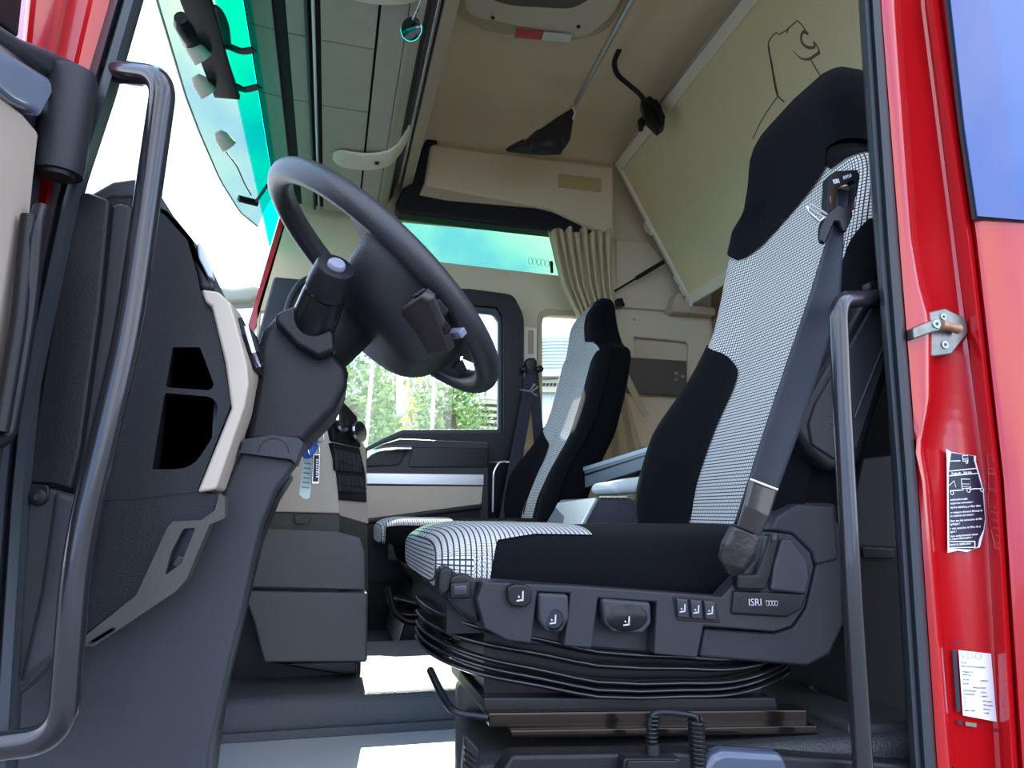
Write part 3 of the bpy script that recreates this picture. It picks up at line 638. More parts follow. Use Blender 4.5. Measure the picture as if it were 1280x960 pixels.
# lower pocket trim with lit bracket
lt = thing('lower_dash_trim', 'dark lower dashboard trim with a grey-green grip bracket and slot', 'trim', WY(200, 700, .05))
pp('lining', [(60, 626), (127, 624), (246, 613), (276, 618), (262, 655), (212, 660), (172, 745), (100, 800), (40, 830)], .052, .05, BLK, parent=lt, bevel=.002)
tag(pp('grip_bracket', [(274, 617), (281, 622, .004), (281, 648, .006), (262, 656, .006), (233, 724, .01), (219, 740, .02), (117, 808, .004), (104, 808), (106, 795), (170, 744, .015), (209, 659, .006), (216, 652), (252, 650, .006), (268, 638, .008)], .03, .035, OLIVE, holes=[rnd([(229, 661), (244, 660), (226, 705), (206, 719), (214, 690)], 3)], parent=lt, bevel=.003), 'grey-green grip bracket')
pp('slot_floor', [(225, 655), (248, 655), (228, 715), (200, 725)], .050, .012, BLK2, parent=lt)
tag(pp('slot_catch', [(222, 694, .004), (232, 696), (224, 712, .006), (214, 706, .006)], .040, .01, GREY2, parent=lt, bevel=.002), 'small grey catch in the slot')
for k in range(3): pp('rib', [(110+k*4, 803-k*2), (138+k*2, 786-k*1), (140+k*2, 789-k), (112+k*4, 806-k*2)], .027, .004, BLK2, parent=lt)
# big footwell side panel
fp = thing('footwell_side_panel', 'large smooth slate grey footwell side panel below the dashboard', 'panel', WY(200, 900, .1))
pp('panel', [(-30, 1000), (-30, 880), (60, 815), (106, 790), (230, 700), (268, 640), (280, 610), (301, 562), (372, 574), (368, 582, .05), (345, 612, .05), (327, 655, .06), (318, 690, .06), (304, 758, .05), (286, 832, .05), (263, 935), (256, 1000)], .12, .06, GREY2, parent=fp, bevel=.018, seg=4)
pp('inner_side', [(100, 1000), (230, 720), (300, 580), (366, 590), (344, 625), (322, 680), (300, 770), (278, 860), (262, 960), (258, 1000)], .17, .12, BLK, parent=fp, bevel=.01)
tag(pp('collar', [(299, 572, .004), (304, 549, .01), (340, 544), (372, 547, .01), (379, 553, .01), (369, 579), (364, 574), (301, 566)], .105, .10, GREY2, parent=fp, bevel=.008), 'rounded collar under the steering column')
c = V3(WY(342, 566, .1045)); tube('collar_seam', [c+V3((.020*math.cos(a), 0, .020*math.sin(a))) for a in [q*math.pi/16 for q in range(17)]], .0007, BLK2, fp, n=5)
# steering column
stc = thing('steering_column', 'black steering column shroud rising from the grey footwell panel', 'steering column', WY(370, 480, .2))
pp('shroud', [(303, 556), (314, 500), (317, 480), (320, 440, .01), (328, 412, .02), (345, 393, .02), (370, 382, .02), (396, 402), (418, 440), (436, 459, .01), (434, 482, .02), (420, 512, .03), (405, 528, .03), (388, 545), (383, 556)], .13, .17, BLK, parent=stc, bevel=.02, seg=4)
pp('stalk_block', [(342, 400), (347, 390, .008), (372, 380, .012), (418, 415, .012), (419, 438, .01), (398, 446, .014), (370, 430)], .095, .09, BLK, parent=stc, bevel=.012, seg=4)
#pp('knee_bulge', [(322, 470, .02), (350, 440, .03), (390, 455, .03), (405, 480, .03), (380, 520, .04), (345, 535, .04), (322, 520, .02)], .112, .06, BLK, parent=stc, bevel=.03, seg=5)
tag(pp('lit_underside', [(437, 462, .01), (428, 496, .02), (414, 522, .02), (398, 534), (384, 556), (376, 548), (392, 528), (410, 505), (424, 470)], .20, .12, GREY2, parent=stc, bevel=.012), 'column underside, its lighter grey painted for the light on it')  # paler grey paints the light reaching the column's lower side
stk = thing('steering_stalk', 'short thick black stalk with a round grey button on its end', 'stalk', WY(390, 405, .10))
a = V3(WY(389, 410, .125)); b = V3(WY(420, 333, .035))
lathe('sleeve', a, a.lerp(b, .60), [(0, .033), (.05, .0335), (.92, .0305), (1, .0295)], BLK2, stk)
lathe('cap', a.lerp(b, .62), b, [(0, .0298), (.12, .0305), (.9, .0275), (1, .0255)], BLK, stk)
d_ = (b-a).normalized(); tag(lathe('button', b, b+d_*.007, [(0, .0125), (.6, .0125), (1, .0105)], M('button_grey', (.20, .22, .28), .35), stk), 'round grey end button')
mid = a.lerp(b, .40); sd = V3((.0, -1, -.15)).normalized()
kk = Fr(mid+sd*.0315, (.9, 0, .0), d_); plate('rocker', [(-.015, -.012), (.013, -.012), (.013, .012), (-.015, .012)], BLK2, kk, .006, .003, parent=stk, bevel=.0015)
# ---------------------------------------------------------------- steering wheel
WC = V3(WY(479, 355, .26)); TL = math.radians(48)
wn = V3((math.cos(TL), 0, math.sin(TL))); wb = V3((-math.sin(TL), 0, math.cos(TL))); wa = V3((0, -1, 0))
fw_ = Fr(WC, wa, wb)          # u to the door side, v up the rim
if fw_.N.dot(wn) > 0: BK = -1
else: BK = 1
swl = thing('steering_wheel', 'large black steering wheel with wide spokes, seen from behind', 'steering wheel', WC)
R = .232
sweep('rim', [WC+wa*(R*math.cos(a))+wb*(R*math.sin(a)) for a in [k*2*math.pi/72 for k in range(72)]], circ(.0205, 14), M('wheel_leather', (.020, .021, .026), .42, bump=.3, bs=500), swl, closed=True)
# pad: solid with a big opening above and a crescent below
def arcp(r, a0, a1, n): return [(r*math.cos(math.radians(a0+(a1-a0)*k/n)), r*math.sin(math.radians(a0+(a1-a0)*k/n))) for k in range(n+1)]
R2 = R-.006
outl = arcp(R2, 22, -68, 16)+rnd([(.070, -.182), (.0, -.172), (-.070, -.182)], .03)+arcp(R2, 248, 158, 16)+rnd([(-.165, .045), (-.10, .018), (0, .008), (.10, .018), (.165, .045)], .05)
def lift(p):
    r = math.hypot(p.x, p.y); return 0
me_pad = plate('spoke_pad', outl, MATS['wheel_leather'], fw_, .022, .011, parent=swl, bevel=.009, seg=4)
# domed back housing towards the column
hs = []
NB = 9
for k in range(NB+1):
    s = k/NB; sc1 = 1-.50*s**1.6; hs.append((.080*math.sin(s*1.5708), sc1))
base = rnd([(.205, .045), (.212, -.03), (.185, -.115), (.11, -.170), (-.11, -.170), (-.185, -.115), (-.212, -.03), (-.205, .045), (0, .02)], .06, 6)
vs_ = [fw_.p(x*sc1, -.02+(y+.02)*sc1, BK*(.008+h)*1) for h, sc1 in hs for x, y in base]
if (fw_.p(0, 0, BK)-WC).dot(wn) > 0: vs_ = [fw_.p(x*sc1, -.02+(y+.02)*sc1, -BK*(.008+h)) for h, sc1 in hs for x, y in base]
n = len(base)
mesh('back_housing', vs_, [tuple(range(n*NB, n*NB+n))]+[(k*n+i, k*n+(i+1) % n, (k+1)*n+(i+1) % n, (k+1)*n+i) for k in range(NB) for i in range(n)], MATS['wheel_leather'], swl)
bw = -1 if (fw_.N).dot(wn) > 0 else 1
tube('column_shaft', [WC-wn*.05, WC-wn*.16], .055, BLK, swl, n=20)
# spoke switches
def wpl(name, L, w0, t, mat, **k):
    fr = Fr(WC-wn*w0, wb if False else wa, wb); return plate(name, fr.pxs(L), mat, fr, t, t/2, parent=swl, **k)
tag(wpl('spoke_recess', [(500, 402), (505, 382, .01), (528, 366, .01), (540, 372), (562, 425), (566, 437), (540, 440, .02), (522, 424)], .052, .014, M('brown_black', (.035, .028, .030), .5, bump=.2, bs=500), bevel=.005), 'brownish black raised spoke panel')
wpl('switch_bar', [(518, 366), (527, 362), (562, 415), (556, 421)], .050, .012, BLK2, bevel=.003)
wpl('switch', [(531, 363), (542, 372), (536, 381), (528, 371)], .034, .012, BLK2, bevel=.002)
wpl('switch', [(545, 376), (558, 392), (553, 402), (542, 386)], .034, .012, BLK2, bevel=.002)
tag(wpl('bright_switch', [(562, 413), (577, 412), (581, 420), (566, 421)], .034, .012, M('glossy_switch', (.25, .28, .36), .12), bevel=.002), 'glossy pale switch')
def regroup(root, main, newname, lab, new_parent):
    "turn a built assembly into one part of new_parent whose pieces are its sub-parts"
    kids = [o for o in list(COL.objects) if o.parent == root]
    m_ = [o for o in kids if o.name.split('.')[0] == main][0]
    for o in kids: o.parent = None; o.matrix_parent_inverse = Matrix.Identity(4)
    bpy.data.objects.remove(root); m_.name = newname; m_['label'] = lab
    m_.parent = new_parent; m_.matrix_parent_inverse = Matrix.Translation(-new_parent.location)
    for o in kids:
        if o != m_: o.parent = m_
regroup(swl, 'spoke_pad', 'steering_wheel', 'large black steering wheel with wide spokes', stc)
regroup(stk, 'sleeve', 'stalk', 'short thick black stalk with a round grey end button', stc)
stc['label'] = 'large black steering wheel with its column and thick stalk, left of the seat'; stc['category'] = 'steering wheel'
# ---------------------------------------------------------------- centre console
YC = .80
cc = thing('centre_console', 'centre console with beige side, switch rows and grey lower cabinet', 'console', WY(390, 700, YC))
tag(pp('beige_side', [(300, 640), (345, 520), (400, 515), (414, 528), (425, 642), (335, 640)], YC, .10, BEIGE, parent=cc, bevel=.004), 'beige side panel')
# the right part turns towards the driver
def cface(name, L, mat, y0=YC, y1=YC+.10, t=.02, x0=None, bevel=.003, w=0):
    "L in pixels on the slanted face between (414,*) at y0 and (460,*) at y1"
    a = V3(WY(416, 600, y0)); b = V3(WY(462, 600, y1)); fr = Fr((a.x, y0, 0), (b.x-a.x, y1-y0, 0), (0, 0, 1))
    return plate(name, [fr.px(q[0], q[1], w)+tuple(q[2:]) for q in L], mat, fr, t, w, parent=cc, bevel=bevel)
tag(cface('beige_corner', [(414, 528), (430, 520), (458, 560), (461, 655), (425, 645)], BEIGE), 'beige corner')
cface('knob_plate', [(414, 500), (430, 502, .01), (447, 520, .02), (452, 560), (417, 552)], BLK2, w=.004, t=.05, bevel=.004)
cface('switch_frame', [(417, 553), (450, 560, .005), (457, 590), (459, 628), (424, 625)], BLK2, w=.006, t=.02)
for r_, (ya, yb) in enumerate((((560, 567), (592, 595)), ((592, 596), (618, 621)))):
    xa = 419+r_*4
    for k in range(6):
        s0 = k/6; s1 = (k+.86)/6; xl = lambda s: xa+(xa+32-xa)*s
        cface('rocker_switch', [(xl(s0), ya[0]+(ya[1]-ya[0])*s0+1), (xl(s1), ya[0]+(ya[1]-ya[0])*s1+1), (xl(s1)+1.5, yb[0]-4+s1*3), (xl(s0)+1.5, yb[0]-4+s0*3)], M('switch_gloss', (.02, .022, .028), .18), w=.011, t=.01, bevel=.0015)
    a = V3(WY(xa+1, (ya[0]+yb[0])/2, YC-.002)); b = V3(WY(xa+28, (ya[1]+yb[1])/2+2, YC+.07)); tube('chrome_line', [a+V3((.012, -.004, 0)), b+V3((.012, -.004, 0))], .0016, CHROME, cc, n=6)
for k, (a, b) in enumerate((((411, 531), (430, 527)), ((434, 543), (451, 539)))):
    p, q = V3(WY(*a, YC+.02+.04*k)), V3(WY(*b, YC+.002+.035*k))
    lathe('knob', p, q, [(0, .026), (.75, .024), (.78, .0255), (1, .024)], BLK2, cc); lathe('knob_ring', p.lerp(q, .86), p.lerp(q, 1.0), [(0, .0262), (1, .0250)], CHROME, cc)
CBG = M('cabinet_grey', (.072, .076, .076), .42, noise=.1, ns=30, bump=.2, bs=900)
pp('cabinet', [(300, 660), (330, 640), (425, 642), (425, 740), (300, 736)], YC+.004, .12, OLIVE, parent=cc, bevel=.003)
cface('cabinet_corner', [(423, 642), (440, 648, .01), (460, 656), (461, 742), (423, 740)], OLIVE, bevel=.004)
tag(pp('cabinet_door', [(306, 662), (325, 660, .02), (420, 664), (450, 672, .02), (456, 690), (457, 738), (300, 734)], YC-.006, .012, CBG, parent=cc, bevel=.004), 'dark recessed cabinet door')
pp('lower_door', [(302, 738), (460, 741), (459, 828, .004), (330, 829, .02), (326, 815, .02), (316, 775, .03)], YC-.015, .15, CBG, parent=cc, bevel=.006)
pp('foot', [(340, 829), (446, 826), (446, 842), (430, 844)], YC+.03, .1, BLK2, parent=cc, bevel=.004)
pp('tab', [(367, 643), (388, 644), (388, 654), (369, 656)], YC-.004, .006, OLIVE, parent=cc, bevel=.002, r=.008)
box('far_body', (-.25, YC+.1, .08), (WY(455, 700, YC+.1).x, YC+.42, .60), BLK, cc)
# ignition keys
ky = thing('ignition_keys', 'bunch with a blue key fob and tags hanging under the column', 'keys', WY(388, 570, .29))
yk = .29
tube('key_ring', [V3(WY(392+7*math.cos(a), 563+9*math.sin(a), yk)) for a in [k*6.283/16 for k in range(17)]], .0016, STEEL, ky, n=6)
tube('key_ring', [V3(WY(400+4*math.cos(a), 545+8*math.sin(a), yk)) for a in [k*6.283/16 for k in range(17)]], .0014, STEEL, ky, n=6)
tag(pp('blue_fob', [(377, 568, .005), (380, 555, .004), (388, 547, .004), (397, 549, .003), (397, 560, .004), (388, 573, .004), (380, 573, .003)], yk+.008, .012, M('blue_plastic', (.02, .12, .62), .35), parent=ky, bevel=.003), 'blue plastic key fob')
pp('key_blade', [(384, 570), (392, 556), (394, 559), (387, 572)], yk+.03, .003, STEEL, parent=ky)
tg_ = tag(pp('paper_tag', [(380, 570), (390, 571), (390, 598), (387, 622), (383, 624), (378, 622), (374, 618), (377, 590)], yk+.02, .002, M('pale_green_tag', (.55, .72, .68), .4), parent=ky), 'pale green paper tag')
for k in range(6): pp('tag_line', [(380-k*.5, 578+k*6), (389-k*.5, 579+k*6), (389-k*.5, 580.5+k*6), (380-k*.5, 579.5+k*6)], yk+.018, .001, M('tag_ink', (.2, .3, .3), .6), parent=tg_)
pl = tag(pp('plate_tag', [(391, 567, .003), (400, 567, .003), (399, 605, .003), (389, 605, .003)], yk-.004, .004, STEEL, parent=ky, bevel=.001), 'metal framed black name tag')
pp('tag_field', [(392.5, 569), (399, 569), (398, 602), (391, 602)], yk-.0055, .0015, BLK2, parent=pl)
fr = FY(yk-.0058); u, v = fr.px(394, 573); 
for k, (h, q) in enumerate(((2, 3), (3, 2.4), (3, 3), (2, 2), (4, 2.6), (3, 3), (2, 2.2), (3, 3))): pp('tag_mark', [(395, 574+k*3), (395+q, 574+k*3), (395+q, 575.6+k*3), (395, 575.6+k*3)], yk-.0075, .0006, WHITE, parent=pl)
# far side of the cabin floor zone
# ================================================================ left: open door, pillar, seals, handle
pj = struct('trim_3')
cols('red_jamb', [([(20, 0), (10, 140), (5, 300)], .0), ([(38, 0), (24, 140), (14, 300)], -.02), ([(44, 0), (30, 140), (20, 300)], .0), ([(70, 0), (44, 140), (34, 300)], .012), ([(78, 0), (50, 140), (38, 300)], -.008), ([(84, 0), (54, 140), (42, 300)], .012), ([(112, 0), (82, 130), (48, 280)], .012), ([(118, 0), (88, 130), (52, 280)], -.004), ([(136, 0), (104, 130), (58, 280)], .0), ([(142, 0), (110, 130), (64, 280)], .012)], RED, pj, y0=-30, y1=330, rows=20)
SK = [140, 147, 153, 158, 166, 172, 178]; SM = [64, 73, 78, 84, 92, 98, 104]; SB = [-4, 6, 12, 18, 27, 33, 40]; SD = [-26, -18, -10, -4, 6, 12, 20]
Ys = [.0, -.022, -.004, -.024, -.026, -.004, .01]
cols('door_seal', [([(SK[i], 0), (SM[i]+38, 125), (SM[i], 240), (SB[i]+14, 480), (SB[i], 620), (SD[i], 960)], Ys[i]) for i in range(7)], RUB, pj, y0=-30, y1=990, rows=40)
ap = thing('pillar_trim', 'tall narrow dark plastic pillar trim with a screw at its foot', 'trim', WY(90, 400, .02))
pp('upper_trim', [(97, 243), (108, 239), (137, 250), (124, 385), (100, 560), (88, 612), (66, 606), (32, 604), (48, 500), (72, 360)], .0, .03, BLK, parent=ap, bevel=.004)
pp('inner_trim', [(138, 256), (150, 252), (166, 258), (148, 420), (128, 560), (112, 640), (100, 626), (88, 618), (100, 560), (124, 390)], .012, .05, GREY, parent=ap, bevel=.008)
pp('lower_trim', [(32, 606), (66, 610), (112, 625), (100, 690), (60, 830), (30, 862), (-40, 920), (-40, 800), (10, 700)], .002, .05, GREY2, parent=ap, bevel=.006)
pp('foot_fairing', [(66, 612), (100, 622), (94, 700), (68, 822), (40, 845), (20, 860), (48, 740)], -.002, .03, GREY2, parent=ap, bevel=.008)
pp('screw_recess', [(31, 604), (62, 606), (60, 628, .01), (46, 634, .02), (34, 628, .01)], -.001, .02, BLK2, parent=ap, bevel=.002, r=.006)
c = V3(WY(48, 621, -.003)); lathe('screw', c, c+V3((0, -.004, 0)), [(0, .009), (.8, .009), (1, .007)], BLK, ap, n=16); lathe('socket', c+V3((0, -.0041, 0)), c+V3((0, -.0045, 0)), [(0, .004), (1, .004)], DARK, ap, n=6)
# entry grab handle, left
hl = thing('grab_handle', 'long black entry grab tube at the left pillar beside the dashboard', 'handle', WY(90, 900, -.05))
tube('tube', bend([WY(138, 88, .0), WY(160, 92, -.03), WY(206, 98, -.07), WY(160, 420, -.07), WY(96, 690, -.07), WY(78, 922, -.07), WY(-20, 936, -.05)], .055, 8), .0150, TUBE, hl, n=20)
# open door
dd = thing('driver_door', 'open driver door edge with beige inner panel at the left border', 'door', (-.40, -.3, .6))
fd = Fr((0, 0, 0), (0, 1, 0), (0, 0, 1))
def dplate(name, L, X, t, mat, par=dd, **k):
    "plate facing +X at X (the opened door stands across the view)"
    fr = Fr((X, 0, 0), (0, 1, 0), (0, 0, 1))
    return plate(name, [fr.px(q[0], q[1])+tuple(q[2:]) for q in L], mat, fr, t, 0, parent=par, **k)
tag(dplate('beige_panel', [(-60, 60), (0, 118), (30, 142), (50, 166, .02), (44, 220), (32, 340), (6, 520), (-60, 760)], -.335, .03, BEIGE, bevel=.006), 'beige door panel')
dplate('door_edge', [(-60, 40), (40, 118), (58, 160), (52, 236), (40, 330), (18, 500), (-6, 640), (-60, 800)], -.345, .05, GREY, bevel=.006)
tag(dplate('window_sill_cap', [(-40, 20), (10, 62, .01), (66, 98), (68, 120), (52, 150), (48, 142), (20, 128), (-40, 78)], -.326, .03, M('slate_gloss', (.16, .19, .26), .18, coat=.5), bevel=.008), 'glossy slate upper rail')
dplate('top_rail', [(-60, -30), (0, 28), (30, 48), (75, 66), (100, 78, .01), (92, 92), (66, 96), (30, 70), (-60, 10)], -.33, .04, GREY2, bevel=.008)
dplate('glass_frame', [(-60, -80), (40, -80), (30, -10), (24, 48), (-10, 20), (-60, -20)], -.34, .03, BLK, bevel=.004)
a = V3(WY(90, 88, -.055)); b = V3(WY(72, 218, -.055)); dn = (b-a).normalized()
cyl = lathe('hinge_cylinder', a, b, [(0, .020), (.03, .027), (.1, .029), (.93, .0275), (1, .0265)], GREY, dd)
lathe('cylinder_mouth', b-dn*.002, b+dn*.004, [(0, .020), (1, .018)], DARK, dd)
hb = V3(WY(60, 240, -.12))
hdl = tube('pull_handle', bend([WY(52, 262, -.10), WY(44, 290, -.12), WY(36, 380, -.12), WY(22, 470, -.12), WY(8, 545, -.12), WY(-14, 555, -.14)], .03), .0095, BLK2, dd, n=12)
tube('pull_handle_back', bend([WY(36, 270, -.12), WY(24, 400, -.13), WY(0, 540, -.14)], .02), .008, BLK, dd, n=10)
# ================================================================ seats
def lerpt(T, x):
    if x <= T[0][0]: return T[0][1]
    for (a, p), (b, q) in zip(T, T[1:]):
        if x <= b:
            k = (x-a)/(b-a); return p+(q-p)*k
    return T[-1][1]
def smooth_t(T, x, h=.03): return (lerpt(T, x-h)+lerpt(T, x)*2+lerpt(T, x+h))/4
XF = [(.36, .70), (.50, .73), (.62, .775), (.75, .84), (.95, .895), (1.08, .925), (1.16, .918), (1.24, .918), (1.30, .942), (1.36, 1.00)]
BO = [(.36, .04), (.46, .075), (.62, .082), (.74, .05), (.85, .02), (1.0, .022), (1.10, .018), (1.2, .0), (1.4, 0)]
HW = [(.36, .235), (.5, .255), (.9, .25), (1.06, .245), (1.10, .232), (1.125, .172), (1.18, .158), (1.25, .153), (1.29, .143), (1.32, .122), (1.34, .092), (1.352, .045)]
TH = [(.36, .15), (.9, .15), (1.1, .14), (1.22, .12), (1.29, .095), (1.33, .065), (1.352, .02)]
def seat(label, Yc, dx, zs, prof, group):
    def zz(z): return .42+(z-.42)*zs
    def S(s, z, front=True, off=0):
        "point of the backrest; s across (-1 near .. 1 far), z nominal height"
        w_ = smooth_t(HW, z, .008); xf = smooth_t(XF, z); a = abs(s); b = smooth_t(BO, z)
        q = max(0, (a-.80)/.20); g = min(1, max(0, (a-.38)/.40)); g = g*g*(3-2*g)
        kt = min(1, smooth_t(TH, z)/.14)
        rr = 1-math.sqrt(max(0, 1-min(1, q)**2))
        if front: x = xf-b*g*(.35 if s < 0 else 1)+.045*rr*kt-off
        else: x = xf+smooth_t(TH, z)+(-.05*rr-.02*a*a)*kt+off
        if front and z > 1.30: x += 0
        y = Yc+s*(w_+off)
        return V3((x+dx, y, zz(z)))
    t = thing('truck_seat', label, 'seat', (.5+dx, Yc, .18), group)
    NS = 26; NZ = 60; z0, z1 = .36, 1.352
    ring = [(-math.cos(math.pi*i/NS), True) for i in range(NS+1)]+[(math.cos(math.pi*i/NS), False) for i in range(1, NS)]
    ring = [(max(-1, min(1, math.copysign(abs(s)**.75, s))), f_) for s, f_ in ring]
    vs_ = []
    for j in range(NZ+1):
        z = z0+(z1-z0)*j/NZ
        for s, f_ in ring: vs_.append(S(s, z, f_))
    m = len(ring)
    fs = [(j*m+i, j*m+(i+1) % m, (j+1)*m+(i+1) % m, (j+1)*m+i) for j in range(NZ) for i in range(m)]+[tuple(range(m)), tuple(range(NZ*m, NZ*m+m))]
    mesh('backrest', vs_, fs, VELV, t)
    def patch(name, slo, shi, zlo, zhi, off, mat, nu=40, nv=50, lab=None, byz=True):
        def fn(u, v):
            if byz:
                z = zlo+(zhi-zlo)*v; s = slo(z)+(shi(z)-slo(z))*u
            else:
                s = slo+(shi-slo)*u; z = zlo(s)+(zhi(s)-zlo(s))*v
            return S(s, z, True, off)
        def uvf(u, v):
            if byz:
                z = zlo+(zhi-zlo)*v; s = slo(z)+(shi(z)-slo(z))*u
            else:
                s = slo+(shi-slo)*u; z = zlo(s)+(zhi(s)-zlo(s))*v
            return (s*.27, z*1.03)
        o = grid(name, fn, nu, nv, mat, t, uv=uvf); 
        if lab: o['label'] = lab
        return o
    if prof == 'driver':
        patch('fabric_insert', lambda z: -.995, lambda z: .995, .37, 1.12, .003, FAB, 60, 60, 'grey woven fabric with small dark checks')
        lo = lambda s: lerpt([(-1, 1.15), (-.80, 1.14), (-.70, 1.118), (-.45, 1.10), (-.1, 1.07), (.3, 1.035), (.62, 1.01), (.85, 1.045), (1, 1.07)], s)
        hv = []; NJ = 48
        for j in range(NJ+1):
            for s_, f_ in ring:
                zl = lo(s_) if f_ else 1.15
                if not f_ and abs(s_) > .9: zl = lo(math.copysign(1, s_))
                z_ = zl+(1.352-zl)*j/NJ; q_ = S(s_, z_, f_, .009); q_.z += .008*j/NJ; hv.append(q_)
        mr_ = len(ring); cc0 = V3((0, 0, 0))
        for q_ in hv[-mr_:]: cc0 += q_/mr_
        hv.append(cc0+V3((0, 0, .004)))
        o = mesh('headrest_cover', hv, [(j*mr_+i, j*mr_+(i+1) % mr_, (j+1)*mr_+(i+1) % mr_, (j+1)*mr_+i) for j in range(NJ) for i in range(mr_)]+[(NJ*mr_+i, NJ*mr_+(i+1) % mr_, (NJ+1)*mr_) for i in range(mr_)], VELV, t)
        o['label'] = 'black velour headrest cover with a pointed lower edge'
        patch('shoulder_band', -1, -.60, lambda s: 1.098, lambda s: 1.14, .006, VELV, 12, 6, None, False)
        ins = lambda z: lerpt([(.36, .40), (.55, .36), (.70, .30), (.74, .33), (.79, .55), (.84, 1.0)], z)
        patch('side_bolster', ins, lambda z: 1.0, .37, .84, .007, VELV, 20, 40)
        ins2 = lambda z: -lerpt([(.36, .86), (.70, .80), (.82, .80), (.92, .88), (.97, 1.0)], z)
        patch('side_bolster', lambda z: -1.0, ins2, .37, .97, .007, VELV, 20, 40)
    else:
        patch('fabric_insert', lambda z: -.90, lambda z: .995, .37, 1.335, .003, FAB, 60, 60, 'pale grey woven fabric')
        ins = lambda z: lerpt([(.36, .45), (.66, .35), (.74, .45), (.80, .7), (.84, 1.0)], z)
        patch('side_bolster', ins, lambda z: 1.0, .37, .84, .007, VELV, 20, 40)
        ins2 = lambda z: -lerpt([(.36, .20), (.52, .22), (.64, .34), (.80, .48), (.95, .55), (1.05, .62), (1.10, 1.0)], z)
        patch('side_bolster', lambda z: -1.0, ins2, .37, 1.10, .007, VELV, 20, 40)
        ins3 = lambda z: -lerpt([(1.13, .88), (1.15, .45), (1.28, .45), (1.34, .6)], z)
        patch('headrest_side', lambda z: -1.0, ins3, 1.13, 1.325, .007, VELV, 20, 20)
    # cushion
    xa, xb = .155, .70
    def ringp(x):
        e = max(0, (.235-x)/.082); k = math.sqrt(max(.0, 1-min(.999, e)**2))
        hz = .052*(.25+.75*k)+.004; zc = .382-.012*min(1, (x-xa)/.3)-.004+(0 if x > .25 else .0)
        return .25*(.82+.18*k)-(.0), hz*(1+.12*min(1, max(0, (x-.2)/.3))), zc-.001
    def CP(x, a, off=0):
        hw, hz, zc = ringp(x); c, s_ = math.cos(a), math.sin(a)
        return V3((x+dx-off*max(0, (.2-x)/.05), Yc-(hw+off)*math.copysign(abs(c)**.45, c), zc+(hz+off)*math.copysign(abs(s_)**.55, s_)))
    NX = 40; NA = 48; vs_ = []
    xs = [xa+(xb-xa)*(j/NX)**1.6 for j in range(NX+1)]
    for x in xs: vs_ += [CP(x, 2*math.pi*i/NA) for i in range(NA)]
    fs = [(j*NA+i, j*NA+(i+1) % NA, (j+1)*NA+(i+1) % NA, (j+1)*NA+i) for j in range(NX) for i in range(NA)]+[tuple(range(NA)), tuple(range(NX*NA, NX*NA+NA))]
    mesh('cushion', vs_, fs, VELV, t)
    # woven front: from the lower near edge over the top; a=0 near side .. pi far side
    def fnf(u, v):
        x = xa+.235*v**1.3
        lo_ = (.35 if x > .168 else -.6) if prof != 'driver' else -1.2 if x < .205 else -1.2+ (1.2+.42)*min(1, (x-.205)/.035) if x < .24 else .42+.25*min(1, (x-.24)/.06)
        a = lo_+(math.pi-2*lo_)*u
        return (x, a)
    def uvc(u, v): x, a = fnf(u, v); return (a*.17+.5, x*.9)
    grid('fabric_front', lambda u, v: CP(*fnf(u, v), .003), 70, 50, FAB, t, uv=uvc)['label'] = 'grey woven fabric front of the cushion'
    # closing cap of the nose
    def nose(u, v):
        a = 2*math.pi*u; c = CP(xa, a, .003); m_ = V3((xa+dx-.006, Yc, .385)); return m_.lerp(c, v)
    grid('nose_cap', nose, 48, 6, FAB, t, uv=lambda u, v: (nose(u, v).z, nose(u, v).y))
    return t
ds = seat('driver seat with black headrest, woven grey fabric and plastic side skirt, large in front', .35, 0, 1.0, 'driver', 'truck seats')
ps = seat('passenger seat with pale fabric back and black side, far side of the cab', 1.81, .02, .92, 'pass', 'truck seats')
# ---------------------------------------------------------------- driver seat base
YS = .065
def sp(name, l, Y, t, mat, lab=None, **k):
    o = pp(name, l, Y, t, mat, parent=ds, **k)
    if lab: o['label'] = lab
    return o
sp('side_skirt', [(577, 728), (600, 722), (690, 729), (870, 742), (905, 744), (918, 722, .02), (962, 663), (971, 643, .01), (994, 627, .02), (1046, 629, .01), (1056, 780, .04), (1038, 820, .04), (1010, 834, .01), (900, 824), (740, 812), (650, 806), (600, 785, .02), (578, 765)], YS+.03, .05, GREY, bevel=.006)
sp('raised_cover', [(604, 727, .004), (668, 730), (716, 732), (870, 743), (903, 746, .004), (925, 722, .006), (945, 700, .01), (958, 664), (990, 668, .02), (1013, 690, .02), (1018, 708, .02), (1006, 760, .02), (990, 783, .03), (968, 790, .03), (880, 783), (872, 823), (818, 818), (821, 753, .004), (748, 748, .004), (740, 811), (705, 808), (713, 742, .004), (672, 740, .004), (664, 805, .004), (634, 801, .03), (606, 786, .05), (596, 750, .01)], YS, .035, GREY, 'raised charcoal cover plate with two lever pockets', bevel=.003, seg=3)
sp('lower_edge', [(880, 785), (968, 791), (992, 784), (1008, 760), (1020, 708), (1040, 640), (1052, 660), (1055, 780, .04), (1038, 818, .04), (1010, 833, .01), (874, 822)], YS+.014, .03, GREY, bevel=.005)
sp('rear_cover', [(962, 664), (972, 645, .01), (996, 630, .02), (1044, 632), (1050, 700), (1020, 708), (1014, 690, .02), (990, 668, .02)], YS+.010, .03, GREY, bevel=.006)
sp('recess_floor', [(918, 738), (1010, 742), (1003, 762, .02), (985, 772, .02), (915, 768, .02)], YS-.006, .012, BLK, bevel=.004)
sp('recliner_grip', [(922, 718, .004), (946, 718), (956, 690, .01), (962, 668), (976, 668, .004), (964, 720), (957, 738), (922, 737)], YS-.012, .02, BLK, bevel=.004)
